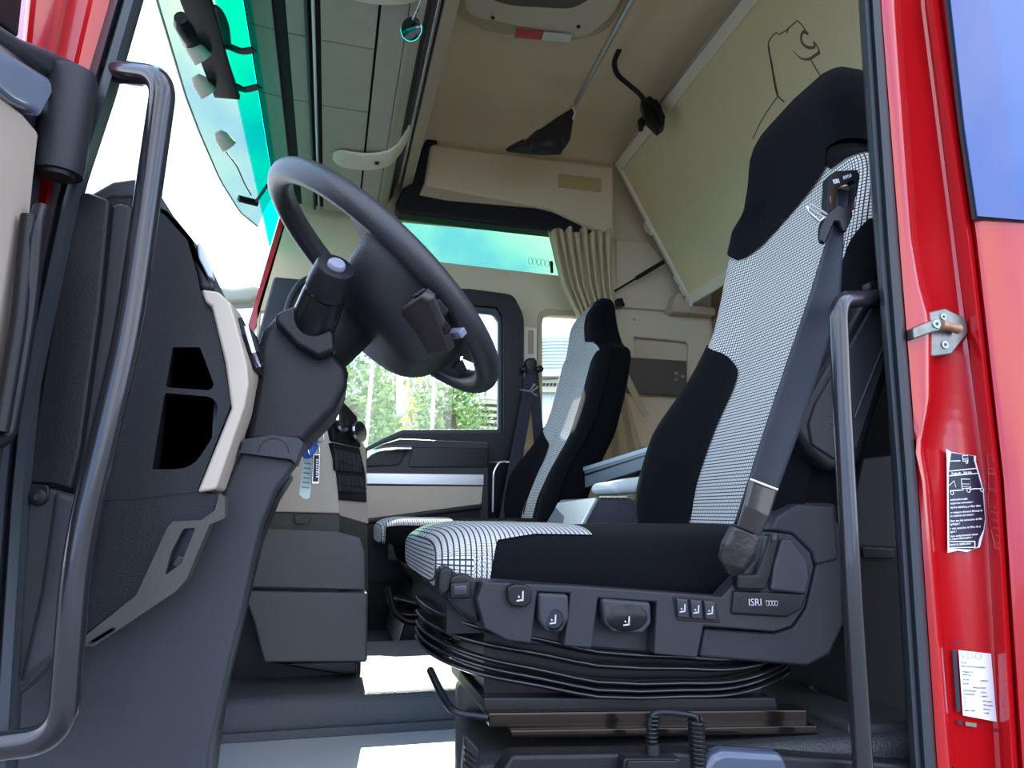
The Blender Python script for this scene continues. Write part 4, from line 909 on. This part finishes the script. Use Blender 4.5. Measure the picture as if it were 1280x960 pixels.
sp('hinge_cover', [(964, 738), (968, 705, .02), (978, 674, .004), (990, 674, .01), (1010, 700, .02), (1013, 722), (1007, 743)], YS-.010, .02, GREY2, bevel=.004)
sp('clip', [(967, 668), (972, 667), (971, 676), (966, 676)], YS-.018, .006, OLIVE, bevel=.001)
PICT = M('pictogram_grey', (.42, .44, .50), .5)
def sits(name, cx, cy, sc, Y):
    "white seat pictogram: backrest bar, cushion bar and a dot"
    f_ = FY(Y); 
    for L in ([(2.5, -9), (5, -10), (4.6, 4), (2, 5)], [(-7, 5.5), (4.6, 3.5), (4.6, 6.5), (-7, 8)]):
        plate(name, [f_.px(cx+a*sc, cy+b*sc) for a, b in L], PICT, f_, .0006, parent=ds)
    plate(name, [f_.px(cx+a*sc, cy+b*sc) for a, b in [(-5, -1), (-3, -2), (-1, 1), (-4, 2)]], PICT, f_, .0006, parent=ds)
sp('round_button', [(637, 732, .004), (645, 730), (658, 731, .006), (665, 737, .004), (665, 753, .006), (656, 760, .008), (640, 758, .008), (635, 750, .006), (634, 737, .004)], YS-.012, .02, BLK2, bevel=.004, seg=3)
sits('seat_pictogram', 651, 746, .75, YS-.0125)
sp('height_lever', [(673, 741), (711, 743), (712, 772, .02), (703, 791, .02), (683, 790, .02), (674, 775, .02)], YS-.004, .02, GREY2, bevel=.005, seg=3)
lathe('lever_dimple', WY(692, 774, YS-.004), WY(692, 774, YS-.0065), [(0, .0145), (1, .012)], BLK2, ds); sits('seat_pictogram', 692, 775, .68, YS-.010)
sp('recline_lever', [(752, 748), (814, 753), (815, 780, .015), (804, 793, .02), (766, 791, .02), (756, 778, .02)], YS-.004, .02, GREY2, bevel=.005, seg=3)
c = V3(WY(784, 772, YS-.004)); mesh('lever_dimple', [c+V3((.028*math.cos(a), -.0025, .016*math.sin(a))) for a in [k*6.283/24 for k in range(24)]]+[c+V3((.031*math.cos(a), 0, .019*math.sin(a))) for a in [k*6.283/24 for k in range(24)]], [tuple(range(24))]+[(k, (k+1) % 24, 24+(k+1) % 24, 24+k) for k in range(24)], BLK2, ds)
sits('seat_pictogram', 784, 777, .68, YS-.010)
sp('switch_frame', [(840, 745), (893, 749), (901, 779), (845, 776)], YS-.001, .01, BLK2, bevel=.002, r=.004)
for k in range(3):
    x = 846+k*17.2; y = 748+k*1.3; sp('rocker_switch', [(x, y), (x+14, y+1), (x+16, y+25), (x+2, y+24)], YS-.006, .01, MATS['switch_gloss'], bevel=.002); sits('seat_pictogram', x+8, y+13, .6, YS-.0065)
fr = FY(YS-.0066); u, v = fr.px(935, 757); text('maker_lettering', 'ISRI', fr, u, v, .0145, M('grey_print', (.42, .43, .45), .5), ds, rot=-.02)
for k in range(4):
    c = V3(WY(959.5+k*3.6, 754, YS-.0072)); sweep('ring_emblem', [c+V3((.0022*math.cos(a), 0, .0036*math.sin(a))) for a in [q*6.283/12 for q in range(12)]], circ(.0004, 4), MATS['grey_print'], ds, closed=True)
tube('ring_emblem', [WY(957, 751, YS-.0072), WY(972, 751.5, YS-.0072)], .0004, MATS['grey_print'], ds, n=4)
# front switch block of the seat
sp('front_block', [(556, 722, .004), (580, 716), (598, 725), (600, 780), (574, 766), (558, 748)], YS+.02, .3, BLK2, bevel=.005)
sp('front_switch', [(549, 714, .006), (556, 707, .006), (568, 712, .006), (562, 740, .006), (553, 746, .004), (547, 738)], YS+.01, .04, BLK, bevel=.005)
sp('switch_bezel', [(563, 729, .004), (588, 727, .004), (590, 748, .004), (563, 749, .004)], YS+.008, .02, BLK2, bevel=.003)
sp('switch_window', [(567, 732), (584, 731), (585, 744), (567, 745)], YS+.006, .01, MATS['switch_gloss'], bevel=.002)
# bellows
BEL = M('bellows_rubber', (.010, .010, .012), .24, spec=.6)
def bellows(par, Yc):
    for zl, zm, zr in ((.303, .243, .236), (.282, .226, .226), (.266, .205, .218), (.254, .195, .211), (.242, .186, .200)):
        P = []
        for a in range(72):
            an = 2*math.pi*a/72; c, s_ = math.cos(an), math.sin(an)
            q = math.copysign(abs(c)**.6, c)
            P.append(V3((.446+.282*q, Yc+.165*math.copysign(abs(s_)**.5, s_), zm+(zr-zl)/2*q+((zl+zr)/2-zm)*q*q+.002*math.sin(q*9))))
        sweep('bellows_fold', P, [(.020*math.cos(b), .0042*math.sin(b)+.004*math.cos(b)) for b in [q*6.283/12 for q in range(12)]], BEL, par, closed=True)
bellows(ds, .265)
box('bellows_core', (.225, .125, .17), (.66, .42, .33), BLK2, ds)
box('seat_pan', (.17, .12, .28), (.74, .58, .345), BLK2, ds)
sp('rail_carrier', [(604, 872), (970, 872), (974, 890), (604, 890)], .095, .2, BLK, bevel=.003)
sp('seat_rail', [(610, 891), (1010, 887), (1010, 908), (612, 911)], .075, .04, DSTEEL, 'dark polished seat rail', bevel=.003)
sp('seat_rail', [(638, 913), (1022, 907, .004), (1022, 918, .004), (640, 923)], .06, .03, DSTEEL, 'dark polished seat rail', bevel=.002)
tube('release_bar', bend([WY(538, 838, .2), WY(548, 860, .14), WY(566, 892, .09), WY(610, 897, .08)], .03), .0055, BLK2, ds, n=10)
# folded armrest and rear cover behind the near bolster
ar = thing('armrest', 'dark folded-up armrest slab behind the driver seat belt and chrome-like grab tube', 'armrest', WY(1040, 520, .06))
pp('slab', [(991, 536, .02), (1008, 495, .01), (1088, 360, .01), (1125, 360), (1118, 450), (1076, 580, .02), (1040, 590, .02), (1012, 566, .02)], .055, .04, BLK, parent=ar, bevel=.012, seg=4)
pp('face', [(1012, 530, .01), (1020, 505, .01), (1090, 385), (1112, 385), (1108, 450), (1072, 560, .02), (1044, 574, .02), (1016, 556, .01)], .050, .01, GREY, parent=ar, bevel=.003)
tube('seam', [WY(1068, 522, .048), WY(1105, 430, .048)], .0015, GREY2, ar, n=6)
lathe('screw_hole', WY(1040, 525, .049), WY(1040, 525, .047), [(0, .007), (1, .006)], DARK, ar, n=12); lathe('screw_hole', WY(1010, 502, .054), WY(1010, 502, .052), [(0, .004), (1, .003)], DARK, ar, n=10)
XB = M('deep_black', (.006, .007, .009), .7)
stw = thing('rear_storage_box', 'black storage compartment behind the driver seat with a recessed pull', 'storage', WY(1090, 760, .2))
pp('front', [(1052, 682), (1170, 686), (1175, 905), (1060, 905)], .22, .3, XB, parent=stw, bevel=.006)
pp('recess_pull', [(1078, 684), (1118, 686), (1118, 698), (1080, 697)], .212, .01, DARK, parent=stw, bevel=.002)
pp('upper_back', [(1030, 580), (1200, 560), (1200, 690), (1036, 690)], .42, .2, XB, parent=stw)
pp('back_panel', [(1030, 330), (1215, 300), (1215, 600), (1040, 640)], .58, .04, VELV, parent=stw)
# driver belt
bt_ = thing('driver_belt', 'wide dark driver seat belt with tongue running down from the seat shoulder', 'seat belt', WY(1050, 240, .05))
YB = .045
pp('shoulder_guide', [(1036, 222, .01), (1044, 214, .008), (1072, 212, .008), (1075, 222, .006), (1070, 246, .01), (1062, 262, .01), (1046, 296, .004), (1034, 290), (1034, 250)], YB, .016, BLK, parent=bt_, holes=[rnd([(1037, 246), (1042, 236), (1066, 225), (1070, 230), (1067, 252), (1056, 266), (1046, 262), (1038, 254)], 4)], bevel=.004)
pp('guide_back', [(1038, 236), (1070, 230), (1068, 262), (1040, 266)], YB+.03, .01, M('tan_belt_core', (.22, .13, .05), .7), parent=bt_)
fr = FY(YB-.0003); u, v = fr.px(1042, 230); text('maker_lettering', 'ISRI', fr, u, v, .0105, WHITE, bt_, rot=.28, sx=.75)
for k in range(4):
    c = V3(WY(1055+k*2.7, 222-k*.9, YB-.001)); sweep('ring_emblem', [c+V3((.0014*math.cos(a), 0, .0028*math.sin(a))) for a in [q*6.283/10 for q in range(10)]], circ(.0003, 4), WHITE, bt_, closed=True)
def belt(name, L, Ys_, mat, th=.003):
    "webbing with pixel edges (left,right) at rows, each row at its own depth"
    vs_ = []
    m = len(L)
    def fn(u, v):
        s = v*(m-1); i = min(int(s), m-2); k = s-i
        a = [L[i][j]+(L[i+1][j]-L[i][j])*k for j in range(4)]; Y = Ys_[i]+(Ys_[i+1]-Ys_[i])*k
        return WY(a[0]+(a[2]-a[0])*u, a[1]+(a[3]-a[1])*u, Y+.004*math.sin(u*3.14))
    return grid(name, fn, 8, 40, mat, bt_, thick=th)
belt('webbing_upper', [(1046, 236, 1066, 240), (1044, 262, 1062, 264), (1036, 282, 1058, 280)], [YB+.02, YB+.01, YB-.005], WEB)
belt('webbing', [(1042, 276, 1056, 280), (1030, 312, 1054, 310), (1012, 370, 1050, 380), (985, 450, 1024, 462), (958, 530, 998, 542), (936, 600, 972, 613), (918, 655, 950, 668)], [YB-.008, YB-.01, .03, .025, .02, .02, .035], WEB)
pp('tongue_body', [(1038, 265), (1049, 255, .004), (1066, 261, .004), (1067, 270), (1058, 291, .003), (1054, 288), (1050, 277, .003), (1044, 277), (1040, 286), (1032, 305, .003), (1026, 301, .003), (1026, 285, .003), (1030, 271, .004)], YB-.022, .010, BLK2, parent=bt_, bevel=.004)
tube('tongue_plate', [V3(WY(*q, YB-.024)) for q in ((1032, 272), (1022, 268), (1009, 258), (1012, 254), (1026, 263), (1034, 268))], .0020, STEEL, bt_, n=8)
tube('tongue_plate', [V3(WY(*q, YB-.024)) for q in ((1009, 258), (1010, 264), (1024, 277), (1030, 272))], .0020, STEEL, bt_, n=8)
belt('plastic_sleeve', [(938, 600, 972, 613), (930, 632, 962, 646), (922, 658, 950, 670)], [.014, .014, .02], M('clear_dark_vinyl', (.022, .019, .018), .16, bump=.4, bs=18))
tube('sleeve_edge', [WY(938, 599, .012), WY(972, 612, .012)], .0016, CREAM, bt_, n=6)
belt('belt_foot', [(916, 658, 950, 672), (904, 680, 942, 692), (900, 700, 930, 708), (908, 716, 920, 718)], [.018, .022, .03, .045], M('belt_foot_cloth', (.020, .017, .017), .5, bump=.8, bs=150), .012)
# ---------------------------------------------------------------- passenger seat base
def qp(name, l, Y, t, mat, **k): return pp(name, l, Y, t, mat, parent=ps, **k)
qp('side_skirt', [(507, 706), (545, 698, .02), (640, 700), (640, 742), (545, 742, .02), (520, 728, .02)], 1.56, .3, GREY, bevel=.01)
qp('base', [(520, 735), (640, 735), (640, 752), (512, 752)], 1.62, .4, BLK2, bevel=.01)
sweep('bellows_fold', [WY(485, 752, 1.55), WY(500, 748, 1.55), WY(540, 758, 1.53), WY(600, 755, 1.53)], circ(.03, 10, .4), BLK2, ps)
sweep('bellows_fold', [WY(490, 765, 1.55), WY(510, 768, 1.55), WY(600, 770, 1.53)], circ(.03, 10, .4), BLK2, ps)
tube('release_bar', bend([WY(485, 734, 1.5), WY(492, 765, 1.5), WY(508, 778, 1.5), WY(600, 778, 1.5)], .05), .010, BLK, ps, n=10)
qp('plinth', [(505, 778), (640, 776), (640, 812), (495, 812)], 1.50, .5, BLK, bevel=.01)
qp('hinge', [(486, 678), (490, 672), (493, 690), (498, 702), (486, 700)], 1.58, .02, BLK2, bevel=.003)
# ---------------------------------------------------------------- box between the seats, lower bunk
mc = thing('middle_console', 'console box between the seats with a pale silver front flap', 'console', WY(745, 640, 1.0))
pp('body', [(724, 662), (748, 622, .004), (790, 622, .02), (804, 662)], 1.0, .36, M('blue_black', (.035, .04, .058), .5, bump=.2, bs=500), parent=mc, bevel=.008)
q = [WY(744, 621, .99), WY(722, 662, .99), WY(681, 662, 1.36), WY(697, 628, 1.36)]; q2 = [V3(p)+V3((.012, .0, -.006)) for p in q]
fl_ = mesh('silver_flap', q+q2, [(0, 1, 2, 3), (7, 6, 5, 4), (0, 4, 5, 1), (1, 5, 6, 2), (2, 6, 7, 3), (3, 7, 4, 0)], M('pale_silver', (.50, .53, .50), .35, .5), mc, bevel=.004); fl_['label'] = 'pale silver front flap'
o_, a_, b_ = V3(q[2]), (V3(q[1])-V3(q[2])), (V3(q[3])-V3(q[2]))
fm = Fr(o_, a_, b_-a_*(b_.dot(a_)/a_.dot(a_))); fm.N = fm.N if fm.N.dot(CAM-o_) > 0 else -fm.N
0 and text('lettering', 'MAN', fm, a_.length*.28, b_.length*.30, .042, M('faint_silver', (.58, .61, .58), .3, .5), mc, w=.002)
for k in range(4): pp('slot', [(752+k*9, 620), (757+k*9, 620), (757+k*9, 622), (752+k*9, 622)], .99, .02, CREAM, parent=mc)
lb_ = thing('lower_bunk', 'lower bunk with blue-grey metal edge rail behind the seats', 'bunk', WY(770, 600, 1.5))
def lrail(name, a, b, c, d, mat, **k):
    p = [V3(WY(*a, 1.55)), V3(WY(*b, 1.15)), V3(WY(*c, 1.15)), V3(WY(*d, 1.55))]; e = V3((.06, .0, 0))
    return mesh(name, p+[v+e for v in p], [(0, 1, 2, 3), (7, 6, 5, 4), (0, 4, 5, 1), (1, 5, 6, 2), (2, 6, 7, 3), (3, 7, 4, 0)], mat, lb_, **k)
BG = M('blue_grey_metal', (.16, .20, .24), .35, .3)
lrail('edge_rail', (730, 586), (812, 560), (812, 584), (731, 610), BG, bevel=.003)
lrail('rail_lip', (729, 584), (812, 558), (812, 563), (729, 589), M('light_blue_metal', (.34, .40, .45), .3, .3))
lrail('rail_groove', (729, 593), (812, 567), (812, 569), (729, 595), BLK2)
box('mattress', (1.16, .65, .36), (1.70, 2.15, .50), M('mattress_cloth', (.30, .27, .22), .9), lb_, bevel=.03)
box('bunk_base', (1.16, .65, .0), (1.70, 2.15, .36), BLK, lb_)
tw = tag(pp('rolled_towel', [(764, 603, .02), (812, 594, .01), (812, 616), (768, 619, .02)], 1.12, .2, M('pale_cloth', (.62, .72, .74), .8, bump=.2, bs=60), bevel=.02, seg=4), 'pale blue-white folded cloth under the lower bunk rail', 'cloth')
# ---------------------------------------------------------------- seat plinth, sill and near things
pt = thing('seat_plinth', 'black textured plinth under the driver seat rails with a louvred vent', 'plinth', (.5, .1, 0))
def planp(name, L, z0, z1, mat, parent, **k):
    n = len(L); return mesh(name, [(x, y, z0) for x, y in L]+[(x, y, z1) for x, y in L], [tuple(range(n)), tuple(range(2*n-1, n-1, -1))]+[(i, (i+1) % n, n+(i+1) % n, n+i) for i in range(n)], mat, parent, **k)
BTX = M('black_textured_mat', (.020, .022, .026), .5, noise=.2, ns=300, bump=1.0, bs=380)
planp('plinth', [(.170, .03), (.262, .60), (.95, .60), (.95, .03)], -.002, .128, BTX, pt, bevel=.02, seg=4)
pp('vent_frame', [(582, 918), (600, 938, .01), (598, 1000), (576, 1000)], .020, .02, BLK, parent=pt, bevel=.003)
for k in range(6): pp('louvre', [(581, 932+k*8), (596, 944+k*8), (596, 948+k*8), (581, 936+k*8)], .014, .008, BLK2, parent=pt, bevel=.001)
pp('rear_step', [(1062, 905), (1140, 905, .01), (1150, 1000), (1066, 1000)], .05, .4, BTX, parent=pt, bevel=.01)
sl = struct('trim_4'); pp('sill_plate', [(640, 944), (905, 940), (1060, 950), (1200, 960), (1200, 1010), (600, 1010)], -.0, .04, BLK, parent=sl, bevel=.006)
tag(pp('sill_cover', [(870, 975), (890, 945, .02), (905, 938), (980, 942, .01), (992, 975)], -.01, .03, M('blue_black_gloss', (.045, .06, .10), .25, coat=.3), bevel=.01, seg=4), 'rounded blue-black plastic cover at the sill, below the seat', 'cover')
rb = thing('remote_box', 'black hand control box with plug at the bottom edge', 'control box', WY(822, 955, .0))
pp('body', [(776, 1000), (780, 948, .006), (852, 948, .006), (856, 1000)], -.02, .03, BLK2, parent=rb, bevel=.004)
pp('rim', [(782, 1000), (785, 951), (847, 951), (850, 1000)], -.024, .01, BLK, parent=rb, bevel=.002)
lathe('plug', WY(816, 950, .0), WY(816, 928, .0), [(0, .013), (.3, .013), (.35, .010), (.9, .009), (1, .006)], BLK, rb, n=16)
cdd = thing('coiled_cord', 'black coiled cord rising from the control box plug', 'cord', WY(870, 930, .0))
pth = spl([WY(815, 930, 0), WY(812, 905, 0), WY(818, 892, 0), WY(840, 891, 0), WY(866, 895, 0), WY(871, 902, .0)], 8)
tube('lead', pth, .0042, BLK2, cdd, n=8)
for k in range(7): c = V3(WY(815-(k > 3)*(-2), 926-k*5.2, 0)); lathe('lead_rib', c-V3((0, 0, .0016)), c+V3((0, 0, .0016)), [(0, .0072), (.5, .0085), (1, .0072)], BLK2, cdd, n=12)
P0 = V3(WY(870, 899, .0)); P1 = V3(WY(876, 1010, .0)); NT = 20
tube('coil', [P0.lerp(P1, k/(NT*14))+V3((.0085*math.cos(k/14*6.283), .0085*math.sin(k/14*6.283), 0)) for k in range(NT*14+1)], .0030, BLK2, cdd, n=7)
br = thing('brass_fitting', 'small brass air fitting beside the rails behind the driver seat', 'fitting', WY(1016, 868, .3))
BRS = M('brass', (.55, .42, .12), .35, .9)
lathe('nut', WY(1014, 858, .3), WY(1018, 876, .3), [(0, .004), (.3, .004), (.32, .009), (.7, .009), (.72, .006), (1, .006)], BRS, br, n=8); tube('hose', [WY(1018, 876, .3), WY(1024, 896, .3)], .003, BLK2, br, n=8)
# ================================================================ B-pillar, striker, stickers, outer skin
pb = struct('wall_near')
def cc_(a, b, c, d): return [(a, -40), (a+(b-a)*.0, 0), (b, 300), (c, 600), (d, 960), (d+4, 1000)]
C = [(cc_(1074, 1094, 1117, 1138), .10), (cc_(1076, 1096, 1119, 1140), .0), (cc_(1081, 1100, 1123, 1145), -.016), (cc_(1087, 1106, 1129, 1152), .0), (cc_(1091, 1111, 1134, 1157), -.010), (cc_(1096, 1117, 1140, 1164), -.012), (cc_(1100, 1123, 1147, 1171), .008)]
cols('door_seal', C, RUB, pb, rows=30, y0=-40, y1=1000)
def jn(b, dx=0): return [(b[0], -40), (b[0], 0), (b[1], 300), (b[1]+9+dx, 355), (b[1]+22+dx*2, 400), (b[1]+22+dx*2, 500), (b[2]-8+dx, 560), (b[2], 600), (b[3], 960), (b[3]+4, 1000)]
C = [(cc_(1099, 1122, 1146, 1170), .012), (cc_(1102, 1125, 1149, 1173), .0), (jn((1113, 1132, 1152, 1181)), -.003), (jn((1117, 1138, 1156, 1186)), -.001), (jn((1120, 1142, 1160, 1190)), .018), (jn((1124, 1146, 1164, 1194)), .030), (cc_(1150, 1188, 1222, 1244), .030), (cc_(1156, 1194, 1232, 1252), .024), (cc_(1160, 1204, 1240, 1260), .002), (cc_(1165, 1210, 1245, 1265), -.006), (cc_(1170, 1214, 1249, 1270), -.004), (cc_(1175, 1216, 1252, 1274), .004), (cc_(1182, 1222, 1256, 1280), -.012), (cc_(1190, 1230, 1262, 1286), -.016), (cc_(1290, 1300, 1320, 1340), -.02), (cc_(1420, 1420, 1420, 1440), -.02)]
cols('red_jamb', C, RED, pb, rows=60, y0=-40, y1=1000)
sgl = struct('window_4')
fg = FY(-.02)
tag(pp('dark_glass', [(1184, -40), (1300, -40), (1300, 277), (1280, 275), (1222, 270, .006), (1206, 160)], -.024, .004, M('sky_blue_glass', (.03, .10, .30), .06, spec=.35), parent=sgl), 'side glass coloured with the blue of the reflected sky')  # blue of the mirrored sky is put into the base colour
pp('glass_seal', [(1179, -40), (1186, -40), (1208, 160), (1223, 268), (1280, 273), (1300, 276), (1300, 280), (1280, 278), (1219, 273, .006), (1202, 160)], -.022, .006, RUB, parent=sgl)
pp('glass_band', [(1184, -40), (1230, -40), (1252, 120), (1272, 240), (1290, 276), (1280, 275), (1222, 270, .006), (1206, 160)], -.0282, .0004, M('band_blue', (.045, .09, .26), .06, spec=.35), parent=sgl)  # duller blue band along the forward edge of the glass
stp = thing('door_striker', 'worn steel door striker bolted to the red pillar', 'striker', WY(1177, 417, .0))
WST = M('worn_steel', (.20, .20, .18), .36, .8, noise=.35, ns=60, bump=.2, bs=200)
pp('base_plate', [(1142, 408), (1162, 390), (1182, 385, .004), (1208, 397, .004), (1211, 416, .004), (1190, 443, .006), (1166, 446, .006), (1146, 424)], .012, .014, WST, parent=stp, bevel=.003)
pp('bridge_arm', [(1142, 410), (1168, 399, .008), (1178, 404, .006), (1176, 413, .006), (1162, 417), (1143, 424)], -.018, .016, WST, parent=stp, bevel=.003)
for a, b, Y, r in ((1170.5, 405, -.0185, .0075), (1179, 396, .0115, .006), (1181, 431, .0115, .007)):
    c = V3(WY(a, b, Y)); lathe('screw', c, c+V3((0, -.0015, 0)), [(0, r), (1, r*.9)], M('green_steel', (.30, .38, .34), .35, .8), stp, n=18); lathe('socket', c+V3((0, -.0016, 0)), c+V3((0, -.002, 0)), [(0, r*.4), (1, r*.4)], DARK, stp, n=6)
pa = V3(WY(1176, 406, -.010)); pq = V3(WY(1197, 411, .004)); lathe('pin', pa, pq, [(0, .007), (.1, .0075), (.4, .006), (.7, .0065), (1, .0085)], M('rusty_steel', (.36, .22, .13), .5, .6, noise=.4, ns=90), stp, n=14)
# torn black instruction sticker
ts = thing('torn_sticker', 'torn black instruction sticker with white truck drawings on the red pillar', 'sticker', WY(1205, 628, .02))
ft = FY(.024)
def tpl(name, L, mat, w, t=.0004, par=ts): return plate(name, ft.pxs(L), mat, ft, t, w, parent=par)
tpl('torn_paper', [(1182, 561), (1188, 565), (1205, 568), (1219, 570), (1219, 577), (1225, 598), (1229, 615), (1231, 650), (1229, 665), (1224, 684), (1217, 686), (1208, 690), (1196, 688), (1184, 691), (1183, 575)], PAPER, .0014, .001)
tpl('black_field', [(1188, 566), (1216, 570), (1216, 575), (1221, 592), (1227, 613), (1230, 648), (1228, 662), (1223, 673), (1221, 683), (1214, 687), (1198, 686), (1186, 685), (1185, 620), (1185, 590)], NAVY, .0020)
def tt(s, x, y, size, w=.0024, rot=.06, b=.00003): u_, v_ = ft.px(x, y); text('print', s, ft, u_, v_, size, WHITE, ts, w=w, rot=rot, t=.0001, bold=b)
for L in ([(1185, 588.5), (1219, 585), (1219, 586), (1185, 589.5)], [(1185, 594.5), (1222, 591), (1222, 592), (1185, 595.5)], [(1187, 576), (1199, 575.5), (1199, 576.5), (1187, 577)], [(1186, 613), (1203, 612), (1203, 613), (1186, 614)],
          [(1186, 691-14.5), (1217, 676), (1217, 677), (1187, 677.5)], [(1187, 684), (1217, 683.5), (1217, 684.5), (1187, 685)], [(1216.5, 676), (1217.5, 676), (1217.8, 684.5), (1216.8, 684.5)]): tpl('print_line', L, WHITE, .0024)
tt('. Zugkraft - 300 kN', 1186, 593.6, .0052)
for k, s in enumerate(['kraftstoffrei', 'patrone verwenden !', '', 'ly fire-inhibiting air filter eleme', '', 'r uniquem. elements filtrants de', 'n materiel anti-chamois', '', 'iser que des cartouches de filtre', 'gnifuges !', '', 'solo cartuchos de filtro de aire', 'ngas !', '', 'zare esclusivamente cartucce', 'a massa infiammabile !']):
    pass
rows_ = [(626, 'andtransformable'), (630.5, 'erpatrone verwenden !'), (635.8, 'nly fire-inhibiting air filter elem'), (642, 'er uniquem elements filtrants de'), (646.3, 'en material anti-chamm'), (652.5, 'iliser que des cartouches de filtr'), (656.5, 'ignifuges !'), (662, 'r solo cartuchos de filtro de ai'), (666, 'ignio !'), (671.5, 'izare exclusivamente cartuc'), (675, 'a massa infiammabile !'), (682.5, 'MAN 81.08405.0601')]
for y, s in rows_: tt(s, 1186.5, y, .0046)
def tr(cx, cy, s):
    for L in ([(-6, -9), (5, -9), (6, 2), (-5, 3)],): 
        P_ = [V3(ft.p(*ft.px(cx+a*s, cy+b*s), .0026)) for a, b in L]; tube('truck_drawing', P_+[P_[0]], .0007, WHITE, ts, n=4)
    for dx_, dy_ in ((0, -3), (0, 0)): P_ = [V3(ft.p(*ft.px(cx+a*s, cy+dy_*s), .0026)) for a in (-5, 5)]; tube('truck_drawing', P_, .0004, WHITE, ts, n=4)
    for dx_ in (3,): c = V3(ft.p(*ft.px(cx+dx_*s, cy+5*s), .0026)); tube('truck_drawing', [c+V3((.0032*s*math.cos(a), 0, .0032*s*math.sin(a))) for a in [q*6.283/10 for q in range(11)]], .0006, WHITE, ts, n=4)
tr(1206, 608, 1.0); tr(1205, 575, .6)
for cx_, cy_ in ((1188.5, 616), (1226, 612.5)): c = V3(ft.p(*ft.px(cx_, cy_), .0026)); tube('truck_drawing', [c+V3((.003*math.cos(a), 0, .003*math.sin(a))) for a in [q*6.283/10 for q in range(11)]], .0006, WHITE, ts, n=4)
tube('truck_drawing', [ft.p(*ft.px(*q), .0026) for q in ((1185, 607), (1191, 601), (1193, 609))], .0006, WHITE, ts, n=4)
tube('truck_drawing', [ft.p(*ft.px(*q), .0026) for q in ((1211, 612), (1217, 611), (1224, 611))], .0008, WHITE, ts, n=4)
# calibration label
vl = thing('tachograph_label', 'white printed calibration label low on the red pillar', 'label', WY(1222, 855, .02))
def vp(name, L, mat, w): return plate(name, ft.pxs(L), mat, ft, .0004, w, parent=vl)
vp('white_field', [(1197.5, 812.5), (1238, 817), (1245, 902), (1203, 894)], PAPER, .0012)
vp('black_bar', [(1189.5, 811), (1195, 812), (1200, 890), (1195, 889)], NAVY, .0012)
def vt(s, x, y, size, mat=INK, rot=-.10, b=0, sx=1): u_, v_ = ft.px(x, y); text('print', s, ft, u_, v_, size, mat, vl, w=.0016, rot=rot, t=.0001, bold=b, sx=sx)
vt('VDO', 1189.5, 805, .0062, NAVY, -.06, .0001, 1.35); vt('VDO', 1239, 914, .0062, NAVY, -.15, .0001, 1.35)
vt('VDO', 1199.5, 823.5, .0145, M('faint_grey_print', (.50, .50, .60), .5), -.07, .0003, 1.25)
for x, y, s in ((1200.5, 829, 'W 221'), (1200.5, 833, 'MAN Truck & Bus Deutschland'), (1202, 840, 'Stuttgarter 11'), (1202, 844, '70469 Tue'), (1203, 850, 'KB. 381'), (1224, 851.5, '17.05.2017'), (1203, 855, 'Rad-Nr.'), (1215, 860, 'WMA21XZZ2FP'), (1203.5, 863.5, 'Kontrollnummer'), (1225, 866, '416216'), (1204, 868, 'Fahrgestell-Nr'), (1224, 871, '1.1490012'), (1204, 873, 'w='), (1227, 877, '7943 Imp/km'), (1205, 878, 'k='), (1228, 882, '7943 Imp/km'), (1205, 883, 'L='), (1228, 887, '3078 mm'), (1204.5, 888.5, 'Reifen 315/80'), (1229, 892, '315/80')): vt(s, x, y, .0033)
vp('print_block', [(1196.5, 900), (1202, 900.5), (1202.4, 906), (1197, 905.5)], NAVY, .0012); vp('print_block', [(1206, 902), (1220, 904), (1220, 909), (1206.5, 907)], M('silver_patch', (.25, .27, .20), .3, .5), .0012)
vt('2017', 1224, 909, .003, NAVY)
u_, v_ = ft.px(1248.5, 846); text('print', 'Tachograph Service', ft, u_, v_, .003, NAVY, vl, rot=-1.65, t=.0001)
# right entry grab tube
gr = thing('grab_handle', 'long black glossy entry grab tube at the red pillar, in front of the seat', 'handle', WY(1070, 900, .02))
tube('tube', bend([WY(1102, 372, .06), WY(1080, 373, .01), WY(1047, 376, -.03), WY(1052, 500, -.03), WY(1066, 760, -.03), WY(1082, 1010, -.03)], .032, 8), .0135, TUBE, gr, n=20)
pp('top_mount', [(1086, 352), (1096, 350), (1100, 366), (1088, 362)], .07, .02, BLK, parent=gr, bevel=.003)
